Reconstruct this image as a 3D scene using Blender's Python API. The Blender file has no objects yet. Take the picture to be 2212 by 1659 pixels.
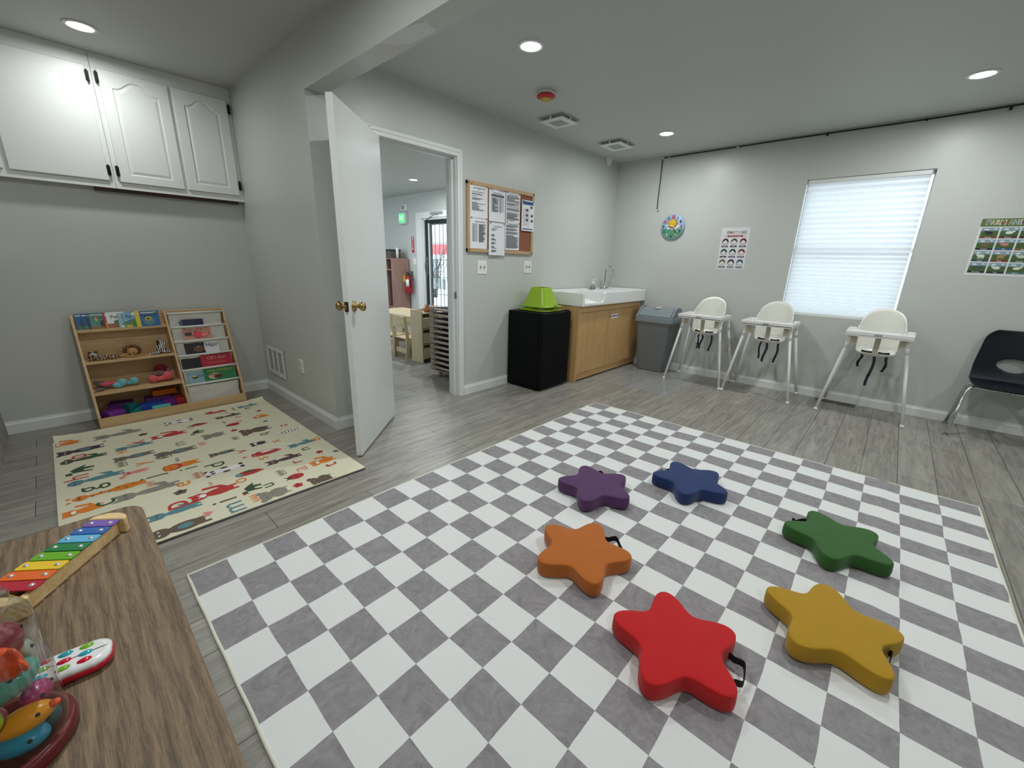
import bpy, bmesh, math, random
from mathutils import Vector, Matrix, noise
random.seed(7)
PI = math.pi
sc = bpy.context.scene
COL = sc.collection

# ---------------------------------------------------------------- camera
cam_d = bpy.data.cameras.new('camera'); cam = bpy.data.objects.new('camera', cam_d); COL.objects.link(cam)
sc.camera = cam
cam_d.sensor_width = 36.0; cam_d.lens = 891.07 / 2212 * 36.0; cam_d.clip_start = 0.02
_yaw, _pit, _rol = 0.734816, -0.285869, 0.026915
F = Vector((-math.sin(_yaw) * math.cos(_pit), math.cos(_yaw) * math.cos(_pit), math.sin(_pit)))
R0 = F.cross(Vector((0, 0, 1))).normalized(); U0 = R0.cross(F)
R = R0 * math.cos(_rol) + U0 * math.sin(_rol); U = -R0 * math.sin(_rol) + U0 * math.cos(_rol)
cam.matrix_world = Matrix(((R.x, U.x, -F.x, 2.8711), (R.y, U.y, -F.y, -5.04088), (R.z, U.z, -F.z, 1.22676), (0, 0, 0, 1)))

# ---------------------------------------------------------------- world, lamps, exposure
w = bpy.data.worlds.new('overcast_daylight'); sc.world = w; w.use_nodes = True
bgn = w.node_tree.nodes['Background']; bgn.inputs[0].default_value = (0.80, 0.91, 1.0, 1); bgn.inputs[1].default_value = 3.4
vs = sc.view_settings; vs.view_transform = 'Standard'; vs.look = 'None'; vs.gamma = 1.0; vs.use_curve_mapping = False; vs.exposure = 0.10
LAMP_W = 12.0
def lamp(x, y, z, p, r=0.062, color=(0.975, 1.0, 0.985), spread=176):
    d = bpy.data.lights.new('downlight_or_fill', 'AREA'); d.shape = 'DISK'; d.size = r * 2; d.energy = p; d.color = color; d.spread = math.radians(spread)
    o = bpy.data.objects.new('downlight_or_fill', d); COL.objects.link(o); o.location = (x, y, z)

# ---------------------------------------------------------------- materials
def lin(c):
    c = c / 255.0
    return c / 12.92 if c <= 0.04045 else ((c + 0.055) / 1.055) ** 2.4
def rgb(c): return (lin(c[0]), lin(c[1]), lin(c[2]), 1)
_mc = {}
def mat(name, c, rough=0.6, metal=0.0, bump=0.0, bscale=60, vary=0.0, vscale=6, spec=0.5, sheen=0.0, trans=0.0, emit=0.0, coat=0.0, alpha=1.0, ior=1.45):
    if name in _mc: return _mc[name]
    m = bpy.data.materials.new(name); m.use_nodes = True; nt = m.node_tree; b = nt.nodes['Principled BSDF']; L = nt.links
    b.inputs['Base Color'].default_value = rgb(c); b.inputs['Roughness'].default_value = rough; b.inputs['Metallic'].default_value = metal
    b.inputs['Specular IOR Level'].default_value = spec; b.inputs['Sheen Weight'].default_value = sheen
    b.inputs['Transmission Weight'].default_value = trans; b.inputs['Coat Weight'].default_value = coat; b.inputs['Alpha'].default_value = alpha
    b.inputs['IOR'].default_value = ior
    if emit: b.inputs['Emission Color'].default_value = rgb(c); b.inputs['Emission Strength'].default_value = emit
    tc = nt.nodes.new('ShaderNodeTexCoord')
    if vary:
        n = nt.nodes.new('ShaderNodeTexNoise'); n.inputs['Scale'].default_value = vscale; n.inputs['Detail'].default_value = 5
        L.new(tc.outputs['Object'], n.inputs['Vector'])
        mx = nt.nodes.new('ShaderNodeMix'); mx.data_type = 'RGBA'
        k = rgb(c); mx.inputs['A'].default_value = tuple(v * (1 - vary) for v in k[:3]) + (1,); mx.inputs['B'].default_value = tuple(min(1, v * (1 + vary)) for v in k[:3]) + (1,)
        L.new(n.outputs['Fac'], mx.inputs['Factor']); L.new(mx.outputs['Result'], b.inputs['Base Color'])
    if bump:
        n = nt.nodes.new('ShaderNodeTexNoise'); n.inputs['Scale'].default_value = bscale; n.inputs['Detail'].default_value = 4
        L.new(tc.outputs['Object'], n.inputs['Vector'])
        bn = nt.nodes.new('ShaderNodeBump'); bn.inputs['Strength'].default_value = bump; bn.inputs['Distance'].default_value = 0.002
        L.new(n.outputs['Fac'], bn.inputs['Height']); L.new(bn.outputs['Normal'], b.inputs['Normal'])
    _mc[name] = m; return m

def wood(name, c1, c2, rough=0.5, axis='y', scale=1.0, strength=1.0, rings=False, stretch=14):
    if name in _mc: return _mc[name]
    m = bpy.data.materials.new(name); m.use_nodes = True; nt = m.node_tree; b = nt.nodes['Principled BSDF']; L = nt.links
    tc = nt.nodes.new('ShaderNodeTexCoord'); mp = nt.nodes.new('ShaderNodeMapping')
    s = [stretch * scale] * 3; s['xyz'.index(axis)] = 1.0 * scale; mp.inputs['Scale'].default_value = s
    L.new(tc.outputs['Object'], mp.inputs['Vector'])
    n = nt.nodes.new('ShaderNodeTexNoise'); n.inputs['Scale'].default_value = 3.2; n.inputs['Detail'].default_value = 8; n.inputs['Roughness'].default_value = 0.62; n.inputs['Distortion'].default_value = 0.6
    L.new(mp.outputs['Vector'], n.inputs['Vector'])
    n2 = nt.nodes.new('ShaderNodeTexNoise'); n2.inputs['Scale'].default_value = 16; n2.inputs['Detail'].default_value = 4
    L.new(mp.outputs['Vector'], n2.inputs['Vector'])
    mth = nt.nodes.new('ShaderNodeMath'); mth.operation = 'MULTIPLY_ADD'; mth.inputs[1].default_value = 0.45
    L.new(n2.outputs['Fac'], mth.inputs[0]); L.new(n.outputs['Fac'], mth.inputs[2])
    src = mth.outputs[0]
    if rings:
        wv = nt.nodes.new('ShaderNodeTexWave'); wv.wave_type = 'BANDS'; wv.bands_direction = 'X' if axis != 'x' else 'Y'
        wv.inputs['Scale'].default_value = 2.2; wv.inputs['Distortion'].default_value = 9; wv.inputs['Detail'].default_value = 3; wv.inputs['Detail Scale'].default_value = 0.9
        mp2 = nt.nodes.new('ShaderNodeMapping'); s2 = [6.0] * 3; s2['xyz'.index(axis)] = 1.6; mp2.inputs['Scale'].default_value = s2
        L.new(tc.outputs['Object'], mp2.inputs['Vector']); L.new(mp2.outputs['Vector'], wv.inputs['Vector'])
        m3 = nt.nodes.new('ShaderNodeMath'); m3.operation = 'MULTIPLY_ADD'; m3.inputs[1].default_value = 0.18
        L.new(wv.outputs['Fac'], m3.inputs[0]); L.new(src, m3.inputs[2]); src = m3.outputs[0]
    cr = nt.nodes.new('ShaderNodeValToRGB'); lo = 0.5 + (0.09 if rings else 0); cr.color_ramp.elements[0].position = lo; cr.color_ramp.elements[1].position = lo + 0.42 / strength
    cr.color_ramp.elements[0].color = rgb(c1); cr.color_ramp.elements[1].color = rgb(c2)
    L.new(src, cr.inputs['Fac']); L.new(cr.outputs['Color'], b.inputs['Base Color'])
    b.inputs['Roughness'].default_value = rough
    bn = nt.nodes.new('ShaderNodeBump'); bn.inputs['Strength'].default_value = 0.15; bn.inputs['Distance'].default_value = 0.002
    L.new(src, bn.inputs['Height']); L.new(bn.outputs['Normal'], b.inputs['Normal'])
    _mc[name] = m; return m

def floor_mat():
    m = bpy.data.materials.new('vinyl_plank'); m.use_nodes = True; nt = m.node_tree; b = nt.nodes['Principled BSDF']; L = nt.links
    tc = nt.nodes.new('ShaderNodeTexCoord'); mp = nt.nodes.new('ShaderNodeMapping')
    mp.inputs['Rotation'].default_value = (0, 0, PI / 2); mp.inputs['Location'].default_value = (0.35, 1.212 % 0.18, 0)
    L.new(tc.outputs['Object'], mp.inputs['Vector'])
    br = nt.nodes.new('ShaderNodeTexBrick'); br.offset = 0.37; br.offset_frequency = 2
    br.inputs['Scale'].default_value = 1.0; br.inputs['Brick Width'].default_value = 1.22; br.inputs['Row Height'].default_value = 0.18
    br.inputs['Mortar Size'].default_value = 0.0020; br.inputs['Mortar Smooth'].default_value = 0.3; br.inputs['Bias'].default_value = -0.1
    br.inputs['Color1'].default_value = rgb((158, 155, 147)); br.inputs['Color2'].default_value = rgb((145, 142, 134)); br.inputs['Mortar'].default_value = rgb((78, 75, 70))
    L.new(mp.outputs['Vector'], br.inputs['Vector'])
    mg = nt.nodes.new('ShaderNodeMapping'); mg.inputs['Scale'].default_value = (9, 0.9, 1); L.new(tc.outputs['Object'], mg.inputs['Vector'])
    n = nt.nodes.new('ShaderNodeTexNoise'); n.inputs['Scale'].default_value = 3.0; n.inputs['Detail'].default_value = 8; n.inputs['Roughness'].default_value = 0.65; n.inputs['Distortion'].default_value = 1.2
    L.new(mg.outputs['Vector'], n.inputs['Vector'])
    cr = nt.nodes.new('ShaderNodeValToRGB'); cr.color_ramp.elements[0].position = 0.36; cr.color_ramp.elements[1].position = 0.66
    cr.color_ramp.elements[0].color = (0.66, 0.66, 0.66, 1); cr.color_ramp.elements[1].color = (1.13, 1.13, 1.13, 1); L.new(n.outputs['Fac'], cr.inputs['Fac'])
    mx = nt.nodes.new('ShaderNodeMix'); mx.data_type = 'RGBA'; mx.blend_type = 'MULTIPLY'; mx.inputs['Factor'].default_value = 1
    L.new(br.outputs['Color'], mx.inputs['A']); L.new(cr.outputs['Color'], mx.inputs['B']); L.new(mx.outputs['Result'], b.inputs['Base Color'])
    b.inputs['Roughness'].default_value = 0.36
    bn = nt.nodes.new('ShaderNodeBump'); bn.inputs['Strength'].default_value = 0.25; bn.inputs['Distance'].default_value = 0.001
    iv = nt.nodes.new('ShaderNodeMath'); iv.operation = 'SUBTRACT'; L.new(n.outputs['Fac'], iv.inputs[0]); L.new(br.outputs['Fac'], iv.inputs[1])
    L.new(iv.outputs[0], bn.inputs['Height']); L.new(bn.outputs['Normal'], b.inputs['Normal'])
    return m

def checker_mat(sx, sy, nx, ny):
    m = bpy.data.materials.new('checkered_plush'); m.use_nodes = True; nt = m.node_tree; b = nt.nodes['Principled BSDF']; L = nt.links
    tc = nt.nodes.new('ShaderNodeTexCoord')
    nz = nt.nodes.new('ShaderNodeTexNoise'); nz.inputs['Scale'].default_value = 5; nz.inputs['Detail'].default_value = 3; L.new(tc.outputs['Object'], nz.inputs['Vector'])
    ad = nt.nodes.new('ShaderNodeVectorMath'); ad.operation = 'MULTIPLY_ADD'; ad.inputs[1].default_value = (0.012, 0.012, 0); 
    L.new(nz.outputs['Color'], ad.inputs[0]); L.new(tc.outputs['Object'], ad.inputs[2])
    sp = nt.nodes.new('ShaderNodeSeparateXYZ'); L.new(ad.outputs[0], sp.inputs[0])
    fl = []
    for ax, s in ((0, sx), (1, sy)):
        d = nt.nodes.new('ShaderNodeMath'); d.operation = 'MULTIPLY_ADD'; d.inputs[1].default_value = 1 / s; d.inputs[2].default_value = 100 + (ax == 1) - 0.006 / s; L.new(sp.outputs[ax], d.inputs[0])
        f = nt.nodes.new('ShaderNodeMath'); f.operation = 'FLOOR'; L.new(d.outputs[0], f.inputs[0]); fl.append(f)
    a = nt.nodes.new('ShaderNodeMath'); a.operation = 'ADD'; L.new(fl[0].outputs[0], a.inputs[0]); L.new(fl[1].outputs[0], a.inputs[1])
    md = nt.nodes.new('ShaderNodeMath'); md.operation = 'MODULO'; md.inputs[1].default_value = 2; L.new(a.outputs[0], md.inputs[0])
    n = nt.nodes.new('ShaderNodeTexNoise'); n.inputs['Scale'].default_value = 11; n.inputs['Detail'].default_value = 9; n.inputs['Roughness'].default_value = 0.7; n.inputs['Distortion'].default_value = 3.0; L.new(tc.outputs['Object'], n.inputs['Vector'])
    cr = nt.nodes.new('ShaderNodeValToRGB'); cr.color_ramp.elements[0].position = 0.3; cr.color_ramp.elements[1].position = 0.72
    cr.color_ramp.elements[0].color = rgb((126, 122, 126)); cr.color_ramp.elements[1].color = rgb((160, 156, 160)); L.new(n.outputs['Fac'], cr.inputs['Fac'])
    mx = nt.nodes.new('ShaderNodeMix'); mx.data_type = 'RGBA'; mx.inputs['B'].default_value = rgb((226, 228, 227)); L.new(cr.outputs['Color'], mx.inputs['A']); L.new(md.outputs[0], mx.inputs['Factor'])
    L.new(mx.outputs['Result'], b.inputs['Base Color']); b.inputs['Roughness'].default_value = 0.95; b.inputs['Sheen Weight'].default_value = 0.1
    nb = nt.nodes.new('ShaderNodeTexNoise'); nb.inputs['Scale'].default_value = 7; nb.inputs['Detail'].default_value = 10; nb.inputs['Roughness'].default_value = 0.6; L.new(tc.outputs['Object'], nb.inputs['Vector'])
    bn = nt.nodes.new('ShaderNodeBump'); bn.inputs['Strength'].default_value = 0.5; bn.inputs['Distance'].default_value = 0.012; L.new(nb.outputs['Fac'], bn.inputs['Height']); L.new(bn.outputs['Normal'], b.inputs['Normal'])
    return m

WALL = mat('wall_paint', (196, 200, 196), 0.36, bump=0.12, bscale=220)
CEILM = mat('ceiling_paint', (192, 195, 191), 0.55, bump=0.1, bscale=180)
TRIM = mat('trim_paint', (226, 229, 228), 0.35)
WHITE = mat('white_plastic', (236, 236, 230), 0.25, coat=0.3)
BLACK = mat('black', (16, 16, 18), 0.5)
CHROME = mat('chrome', (205, 208, 210), 0.12, metal=1.0)
STEEL = mat('brushed_steel', (150, 150, 148), 0.32, metal=1.0)
BRASS = mat('aged_brass', (176, 150, 96), 0.25, metal=1.0)
PAPER = mat('paper', (232, 234, 238), 0.8)
INK = mat('ink', (132, 134, 142), 0.8)
BIRCH = wood('birch_laminate', (192, 158, 112), (218, 186, 142), 0.45, axis='y', stretch=10)
MAPLE = wood('maple_panel', (188, 148, 96), (206, 168, 116), 0.45, axis='z', stretch=12)
LTWOOD = wood('pale_play_wood', (196, 178, 142), (212, 196, 160), 0.5, axis='z', stretch=8)
TABLEW = wood('rustic_table_laminate', (84, 68, 52), (140, 118, 92), 0.6, axis='x', stretch=18, scale=4.5, rings=True)
PINE = wood('pine', (206, 168, 112), (238, 212, 160), 0.5, axis='y', stretch=9)

# ---------------------------------------------------------------- mesh builder
class MB:
    def __init__(s): s.v = []; s.f = []; s.m = []; s.s = []
    def add(s, vs_, fs, mi=0, sm=False):
        o = len(s.v); s.v += [tuple(v) for v in vs_]
        for f in fs: s.f.append([i + o for i in f]); s.m.append(mi); s.s.append(sm)
        return s
    def box(s, x0, x1, y0, y1, z0, z1, mi=0, M=None):
        vs_ = [Vector((x, y, z)) for z in (z0, z1) for y in (y0, y1) for x in (x0, x1)]
        if M is not None: vs_ = [M @ v for v in vs_]
        return s.add(vs_, [(0, 2, 3, 1), (4, 5, 7, 6), (0, 1, 5, 4), (2, 6, 7, 3), (0, 4, 6, 2), (1, 3, 7, 5)], mi)
    def tube(s, path, r, n=10, mi=0, caps=True, flat=None):
        P = [Vector(p) for p in path]; rr = r if isinstance(r, (list, tuple)) else [r] * len(P)
        vs_ = []; up = None
        for i, p in enumerate(P):
            t = (P[min(i + 1, len(P) - 1)] - P[max(i - 1, 0)]).normalized()
            if up is None: up = Vector((0, 0, 1)) if abs(t.z) < 0.9 else Vector((1, 0, 0))
            a = t.cross(up)
            if a.length < 1e-5: a = t.cross(Vector((0, 1, 0)))
            a.normalize(); b_ = a.cross(t).normalized(); up = b_
            for k in range(n):
                q = 2 * PI * k / n; ca, sa = math.cos(q), math.sin(q)
                if flat: ca *= flat[0]; sa *= flat[1]
                vs_.append(p + (a * ca + b_ * sa) * rr[i])
        fs = []
        for i in range(len(P) - 1):
            for k in range(n):
                k2 = (k + 1) % n; fs.append((i * n + k, i * n + k2, (i + 1) * n + k2, (i + 1) * n + k))
        if caps: fs.append(tuple(range(n - 1, -1, -1))); fs.append(tuple(range((len(P) - 1) * n, len(P) * n)))
        return s.add(vs_, fs, mi, True)
    def lathe(s, prof, c=(0, 0, 0), n=24, mi=0, M=None, sx=1, sy=1, a0=0, a1=2 * PI):
        vs_ = []; full = abs(a1 - a0 - 2 * PI) < 1e-6; nn = n if full else n + 1
        for r, z in prof:
            for k in range(nn):
                a = a0 + (a1 - a0) * k / n; v = Vector((r * math.cos(a) * sx, r * math.sin(a) * sy, z))
                if M is not None: v = M @ v
                vs_.append(v + Vector(c))
        fs = []
        for i in range(len(prof) - 1):
            for k in range(n):
                k2 = (k + 1) % nn if full else k + 1
                fs.append((i * nn + k, i * nn + k2, (i + 1) * nn + k2, (i + 1) * nn + k))
        return s.add(vs_, fs, mi, True)
    def ell(s, c, r, n=16, m=10, mi=0, M=None):
        if not isinstance(r, (list, tuple)): r = (r, r, r)
        vs_ = []; fs = []
        for i in range(m + 1):
            th = PI * i / m
            for k in range(n):
                a = 2 * PI * k / n; v = Vector((r[0] * math.sin(th) * math.cos(a), r[1] * math.sin(th) * math.sin(a), -r[2] * math.cos(th)))
                if M is not None: v = M @ v
                vs_.append(v + Vector(c))
        for i in range(m):
            for k in range(n):
                k2 = (k + 1) % n; fs.append((i * n + k, i * n + k2, (i + 1) * n + k2, (i + 1) * n + k))
        return s.add(vs_, fs, mi, True)
    def prism(s, out, a, b_, mi=0, f=lambda x, y, z: (x, y, z), sm=False):
        n = len(out)
        vs_ = [f(x, y, a) for x, y in out] + [f(x, y, b_) for x, y in out]
        fs = [tuple(range(n - 1, -1, -1)), tuple(range(n, 2 * n))] + [(i, (i + 1) % n, n + (i + 1) % n, n + i) for i in range(n)]
        return s.add(vs_, fs, mi, sm)
    def flat(s, out, z, mi=0, f=lambda x, y, z: (x, y, z)):
        return s.add([f(x, y, z) for x, y in out], [tuple(range(len(out)))], mi)
    def ribbon(s, path, wv, th=0.002, mi=0):
        P = [Vector(p) for p in path]; wv = Vector(wv); vs_ = []
        for i, p in enumerate(P):
            t = (P[min(i + 1, len(P) - 1)] - P[max(i - 1, 0)]).normalized(); nn = t.cross(wv).normalized() * th / 2; h = wv / 2
            vs_ += [p - h - nn, p + h - nn, p + h + nn, p - h + nn]
        fs = []
        for i in range(len(P) - 1):
            for k in range(4): fs.append((i * 4 + k, i * 4 + (k + 1) % 4, (i + 1) * 4 + (k + 1) % 4, (i + 1) * 4 + k))
        fs += [(3, 2, 1, 0), tuple(range(len(P) * 4 - 4, len(P) * 4))]
        return s.add(vs_, fs, mi)
    def build(s, name, mats, parent=None, bevel=0, seg=2, sub=0, solid=0, smooth=None, recalc=True, remesh=0):
        me = bpy.data.meshes.new(name); me.from_pydata(s.v, [], s.f)
        if not isinstance(mats, (list, tuple)): mats = [mats]
        for m_ in mats: me.materials.append(m_)
        for i, p in enumerate(me.polygons): p.material_index = s.m[i]; p.use_smooth = (s.s[i] if smooth is None else smooth) and len(s.f[i]) <= 8
        if recalc:
            bm = bmesh.new(); bm.from_mesh(me); bmesh.ops.recalc_face_normals(bm, faces=bm.faces); bm.to_mesh(me); bm.free()
        o = bpy.data.objects.new(name, me); COL.objects.link(o)
        if parent is not None: o.parent = parent
        if remesh:
            q = o.modifiers.new('r', 'REMESH'); q.mode = 'VOXEL'; q.voxel_size = remesh; q.use_smooth_shade = True
            q = o.modifiers.new('s', 'SMOOTH'); q.factor = 0.8; q.iterations = 4
        if solid: q = o.modifiers.new('so', 'SOLIDIFY'); q.thickness = solid; q.offset = 0
        if bevel: q = o.modifiers.new('b', 'BEVEL'); q.width = bevel; q.segments = seg; q.limit_method = 'ANGLE'; q.angle_limit = 0.6
        if sub: q = o.modifiers.new('sub', 'SUBSURF'); q.levels = sub; q.render_levels = sub
        return o

def tag(o, label=None, cat=None, group=None, kind=None):
    if label: o['label'] = label
    if cat: o['category'] = cat
    if group: o['group'] = group
    if kind: o['kind'] = kind
    return o
def thing(name, label, cat, loc=(0, 0, 0), rz=0, group=None, M=None):
    o = bpy.data.objects.new(name, None); COL.objects.link(o); o.empty_display_size = 0.05
    if M is not None: o.matrix_world = M
    else: o.location = loc; o.rotation_euler = (0, 0, rz)
    return tag(o, label, cat, group)
def struct(o, label, cat): return tag(o, label, cat, None, 'structure')
def dup(root, loc, rz, label, group=None):
    r = root.copy(); COL.objects.link(r); r.location = loc; r.rotation_euler = (0, 0, rz); r['label'] = label
    if group: r['group'] = group
    for ch in list(root.children):
        c = ch.copy(); COL.objects.link(c); c.parent = r
        for g in list(ch.children):
            d = g.copy(); COL.objects.link(d); d.parent = c
    return r
def frameM(o, u, v):      # local x=u, y=v, z=outwards normal
    u = Vector(u).normalized(); v = Vector(v).normalized(); n = u.cross(v)
    return Matrix(((u.x, v.x, n.x, o[0]), (u.y, v.y, n.y, o[1]), (u.z, v.z, n.z, o[2]), (0, 0, 0, 1)))
def onA(y, z, x=0.0): return frameM((x, y, z), (0, 1, 0), (0, 0, 1))     # on a wall facing +x
def onB(x, z, y=0.0): return frameM((x, y, z), (1, 0, 0), (0, 0, 1))     # on a wall facing -y
def text(name, s_, size, x, y, z, m, parent, align='CENTER', ext=0.0006, sx=1.0, rot=0, width=None, bold=0.0):
    cu = bpy.data.curves.new(name, 'FONT'); cu.body = s_; cu.size = size; cu.align_x = align; cu.align_y = 'CENTER'; cu.extrude = ext; cu.offset = bold
    t = bpy.data.objects.new(name, cu); me = bpy.data.meshes.new_from_object(t); bpy.data.objects.remove(t); bpy.data.curves.remove(cu)
    me.materials.clear(); me.materials.append(m)
    if width:
        xs = [v.co.x for v in me.vertices]; sx = width / (max(xs) - min(xs))
    me.transform(Matrix.Translation((x, y, z)) @ Matrix.Rotation(rot, 4, 'Z') @ Matrix.Diagonal((sx, 1, 1, 1)))
    o = bpy.data.objects.new(name, me); COL.objects.link(o); o.parent = parent
    return o
def circ(cx, cy, rx, ry=None, n=24, a0=0, a1=2 * PI):
    ry = rx if ry is None else ry
    full = abs(a1 - a0 - 2 * PI) < 1e-6
    return [(cx + rx * math.cos(a0 + (a1 - a0) * k / n), cy + ry * math.sin(a0 + (a1 - a0) * k / n)) for k in range(n if full else n + 1)]
def rrect(x0, x1, y0, y1, r, n=5):
    o = []
    for cx, cy, a in ((x1 - r, y1 - r, 0), (x0 + r, y1 - r, PI / 2), (x0 + r, y0 + r, PI), (x1 - r, y0 + r, 1.5 * PI)):
        o += [(cx + r * math.cos(a + PI / 2 * k / n), cy + r * math.sin(a + PI / 2 * k / n)) for k in range(n + 1)]
    return o

# ================================================================= STRUCTURE
XR, YREAR, XL2 = 5.3, -7.2, -7.0
AX, YP, YB = -1.446, -3.787, -3.666
HC, HF = 2.44, 2.485
struct(MB().box(XL2 - .1, XR + .1, YREAR - .1, 0.14, -0.1, 0).build('floor', floor_mat()), 'grey-brown wood-look plank floor of both rooms', 'floor')
struct(MB().box(XL2 - .1, XR + .1, YB, 0.14, HC, HC + .12).build('ceiling', CEILM), 'painted ceiling over the window side of the room', 'ceiling')
struct(MB().box(AX - .12, XR + .1, YREAR - .1, YP, HF, HF + .1).build('ceiling_front', CEILM), 'painted ceiling over the book corner in front of the beam', 'ceiling')
OY0, OY1, OZ = -3.385, -2.60, 2.06
b = MB(); b.box(-.12, 0, YP, OY0, 0, HC); b.box(-.12, 0, OY1, 0, 0, HC); b.box(-.12, 0, OY0, OY1, OZ, HC)
struct(b.build('wall_left', WALL), 'pale grey wall with the open doorway and bulletin board', 'wall')
WX0, WX1, WZ0, WZ1 = 2.018, 2.897, 0.80, 2.05
DX0, DX1, DZ = -4.10, -3.14, 1.99
b = MB(); xs = [XL2 - .1, DX0, DX1, WX0, WX1, XR + .1]
b.box(xs[0], -6.8, 0, .14, 0, HC + .1); b.box(-6.8, -5.65, 0, .14, 0, .7); b.box(-6.8, -5.65, 0, .14, 2.15, HC + .1); b.box(-5.65, xs[1], 0, .14, 0, HC + .1); b.box(xs[1], xs[2], 0, .14, DZ, HC + .1); b.box(xs[2], xs[3], 0, .14, 0, HC + .1)  # unseen gap left of the exit door is added to let in bluish daylight
b.box(xs[3], xs[4], 0, .14, 0, WZ0); b.box(xs[3], xs[4], 0, .14, WZ1, HC + .1); b.box(xs[4], xs[5], 0, .14, 0, HC + .1)
struct(b.build('wall_back', WALL), 'pale grey window wall behind the high chairs', 'wall')
struct(MB().box(AX, -.12, YP, YB, 0, HF).build('wall_stub', WALL), 'short wall with return air vent beside the book corner', 'wall')
struct(MB().box(AX - .12, AX, YREAR, YB, 0, HF).build('wall_alcove', WALL), 'wall behind the bookshelf under the white cabinets', 'wall')
bb = MB().box(0, XR, YP, YB, 2.193, HF).box(-.12, 0, YP, YB, HC, HF)
bb.flat([(.83, -3.786), (1.06, -3.786), (1.13, -3.775), (1.165, -3.755), (1.150, -3.72), (1.155, -3.69), (1.12, -3.681), (1.06, -3.684), (.97, -3.69), (.90, -3.72), (.86, -3.765)], 2.1925, 1)
struct(bb.build('trim_1', [WALL, mat('filler_patch', (216, 220, 220), .6, bump=.3, bscale=40, vary=.12, vscale=9)]), 'boxed ceiling beam crossing the room above the doorway side', 'beam')
struct(MB().box(XR, XR + .1, YREAR, 0, 0, HF).build('wall_right', WALL), 'plain side wall on the right out of view', 'wall')
struct(MB().box(AX - .1, XR + .1, YREAR - .1, YREAR, 0, HF).build('wall_rear', WALL), 'plain wall behind the camera', 'wall')
struct(MB().box(XL2 - .1, XL2, YB, 0, 0, HC).build('wall_far', WALL), 'far side wall of the next room', 'wall')
struct(MB().box(XL2, -5.8, YB - .1, YB, 0, HC).box(-2.2, AX, YB - .1, YB, 0, HC).box(-5.8, -2.2, YB - .1, YB, 0, .8).box(-5.8, -2.2, YB - .1, YB, 2.15, HC).build('wall_side', WALL), 'near side wall of the next room', 'wall')  # wide unseen opening added so daylight brightens the next room
WWASH = wood('whitewashed_planks', (128, 124, 116), (206, 204, 198), 0.7, axis='z', stretch=6, strength=0.8)
struct(MB().box(AX, 1.30, -5.53, -5.432, 0, HF).build('wall_front', WWASH), 'whitewashed weathered wood panelling left of the play mat', 'wall panelling')

BH, BT = 0.088, 0.014
def baseb(name, label, p0, p1, n):
    # profile extruded along p0->p1, n = outward direction
    p0 = Vector((*p0, 0)); p1 = Vector((*p1, 0)); n = Vector((*n, 0))
    prof = [(0, 0), (BT, 0), (BT, BH - .022), (BT * .6, BH - .012), (BT * .45, BH), (0, BH)]
    vs_ = [p + n * a + Vector((0, 0, z)) for p in (p0, p1) for a, z in prof]; k = len(prof)
    b = MB().add(vs_, [tuple(range(k)), tuple(range(k, 2 * k))] + [(i, (i + 1) % k, k + (i + 1) % k, k + i) for i in range(k)])
    struct(b.build(name, TRIM), label, 'baseboard')
baseb('baseboard_back', 'white baseboard along the window wall', (0.0, 0), (XR, 0), (0, -1))
baseb('baseboard_left', 'white baseboard between the doorway and the black fridge', (0, -2.555), (0, 0), (1, 0))
baseb('baseboard_stub', 'white baseboard under the return air vent', (AX, YP), (BT, YP), (0, -1))
baseb('baseboard_return', 'short white baseboard beside the open door', (0, YP), (0, -3.425), (1, 0))
baseb('baseboard_alcove', 'white baseboard behind the bookshelf', (AX, -5.43), (AX, YP), (1, 0))
baseb('baseboard_far', 'white baseboard in the next room beside the exit door', (-7, 0), (-4.30, 0), (0, -1))
# door casing + jamb
def casing(name, label, y0, y1, zt, x, sgn, w_=.055, t=.018):
    b = MB()
    for a0, a1 in ((y0 - w_ , y0), (y1, y1 + w_)):
        b.box(x, x + sgn * t, a0, a1, 0, zt + w_); b.box(x, x + sgn * (t + .006), a0 + w_ * .15 if a0 < y0 else a1 - w_ * .45, a0 + w_ * .45 if a0 < y0 else a1 - w_ * .15, 0, zt + w_ * .85)
    b.box(x, x + sgn * t, y0, y1, zt, zt + w_); b.box(x, x + sgn * (t + .006), y0 - .02, y1 + .02, zt + w_ * .5, zt + w_ * .85)
    struct(b.build(name, TRIM, bevel=.003), label, 'door trim')
casing('trim_2', 'white door casing around the open doorway', -3.365, -2.615, 2.042, 0, 1)
b = MB(); b.box(-.13, .001, -3.385, -3.362, 0, 2.06); b.box(-.13, .001, -2.620, -2.60, 0, 2.06); b.box(-.13, .001, -3.385, -2.60, 2.04, 2.062)
b.box(-.075, -.04, -2.632, -2.618, 0, 2.04); b.box(-.075, -.04, -3.364, -3.350, 0, 2.04); b.box(-.075, -.04, -3.36, -2.62, 2.028, 2.042)
struct(b.build('trim_3', TRIM, bevel=.002), 'white door jamb lining the open doorway', 'door trim')
sp_ = MB().prism(rrect(-.028, .0, -.03, .03, .004), 0, .002, f=lambda x, y, z: (x - .006, -2.6205 - z, .935 + y)).build('strike_plate', STEEL)
tag(sp_, 'small steel strike plate set in the right door jamb', 'strike plate')

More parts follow.
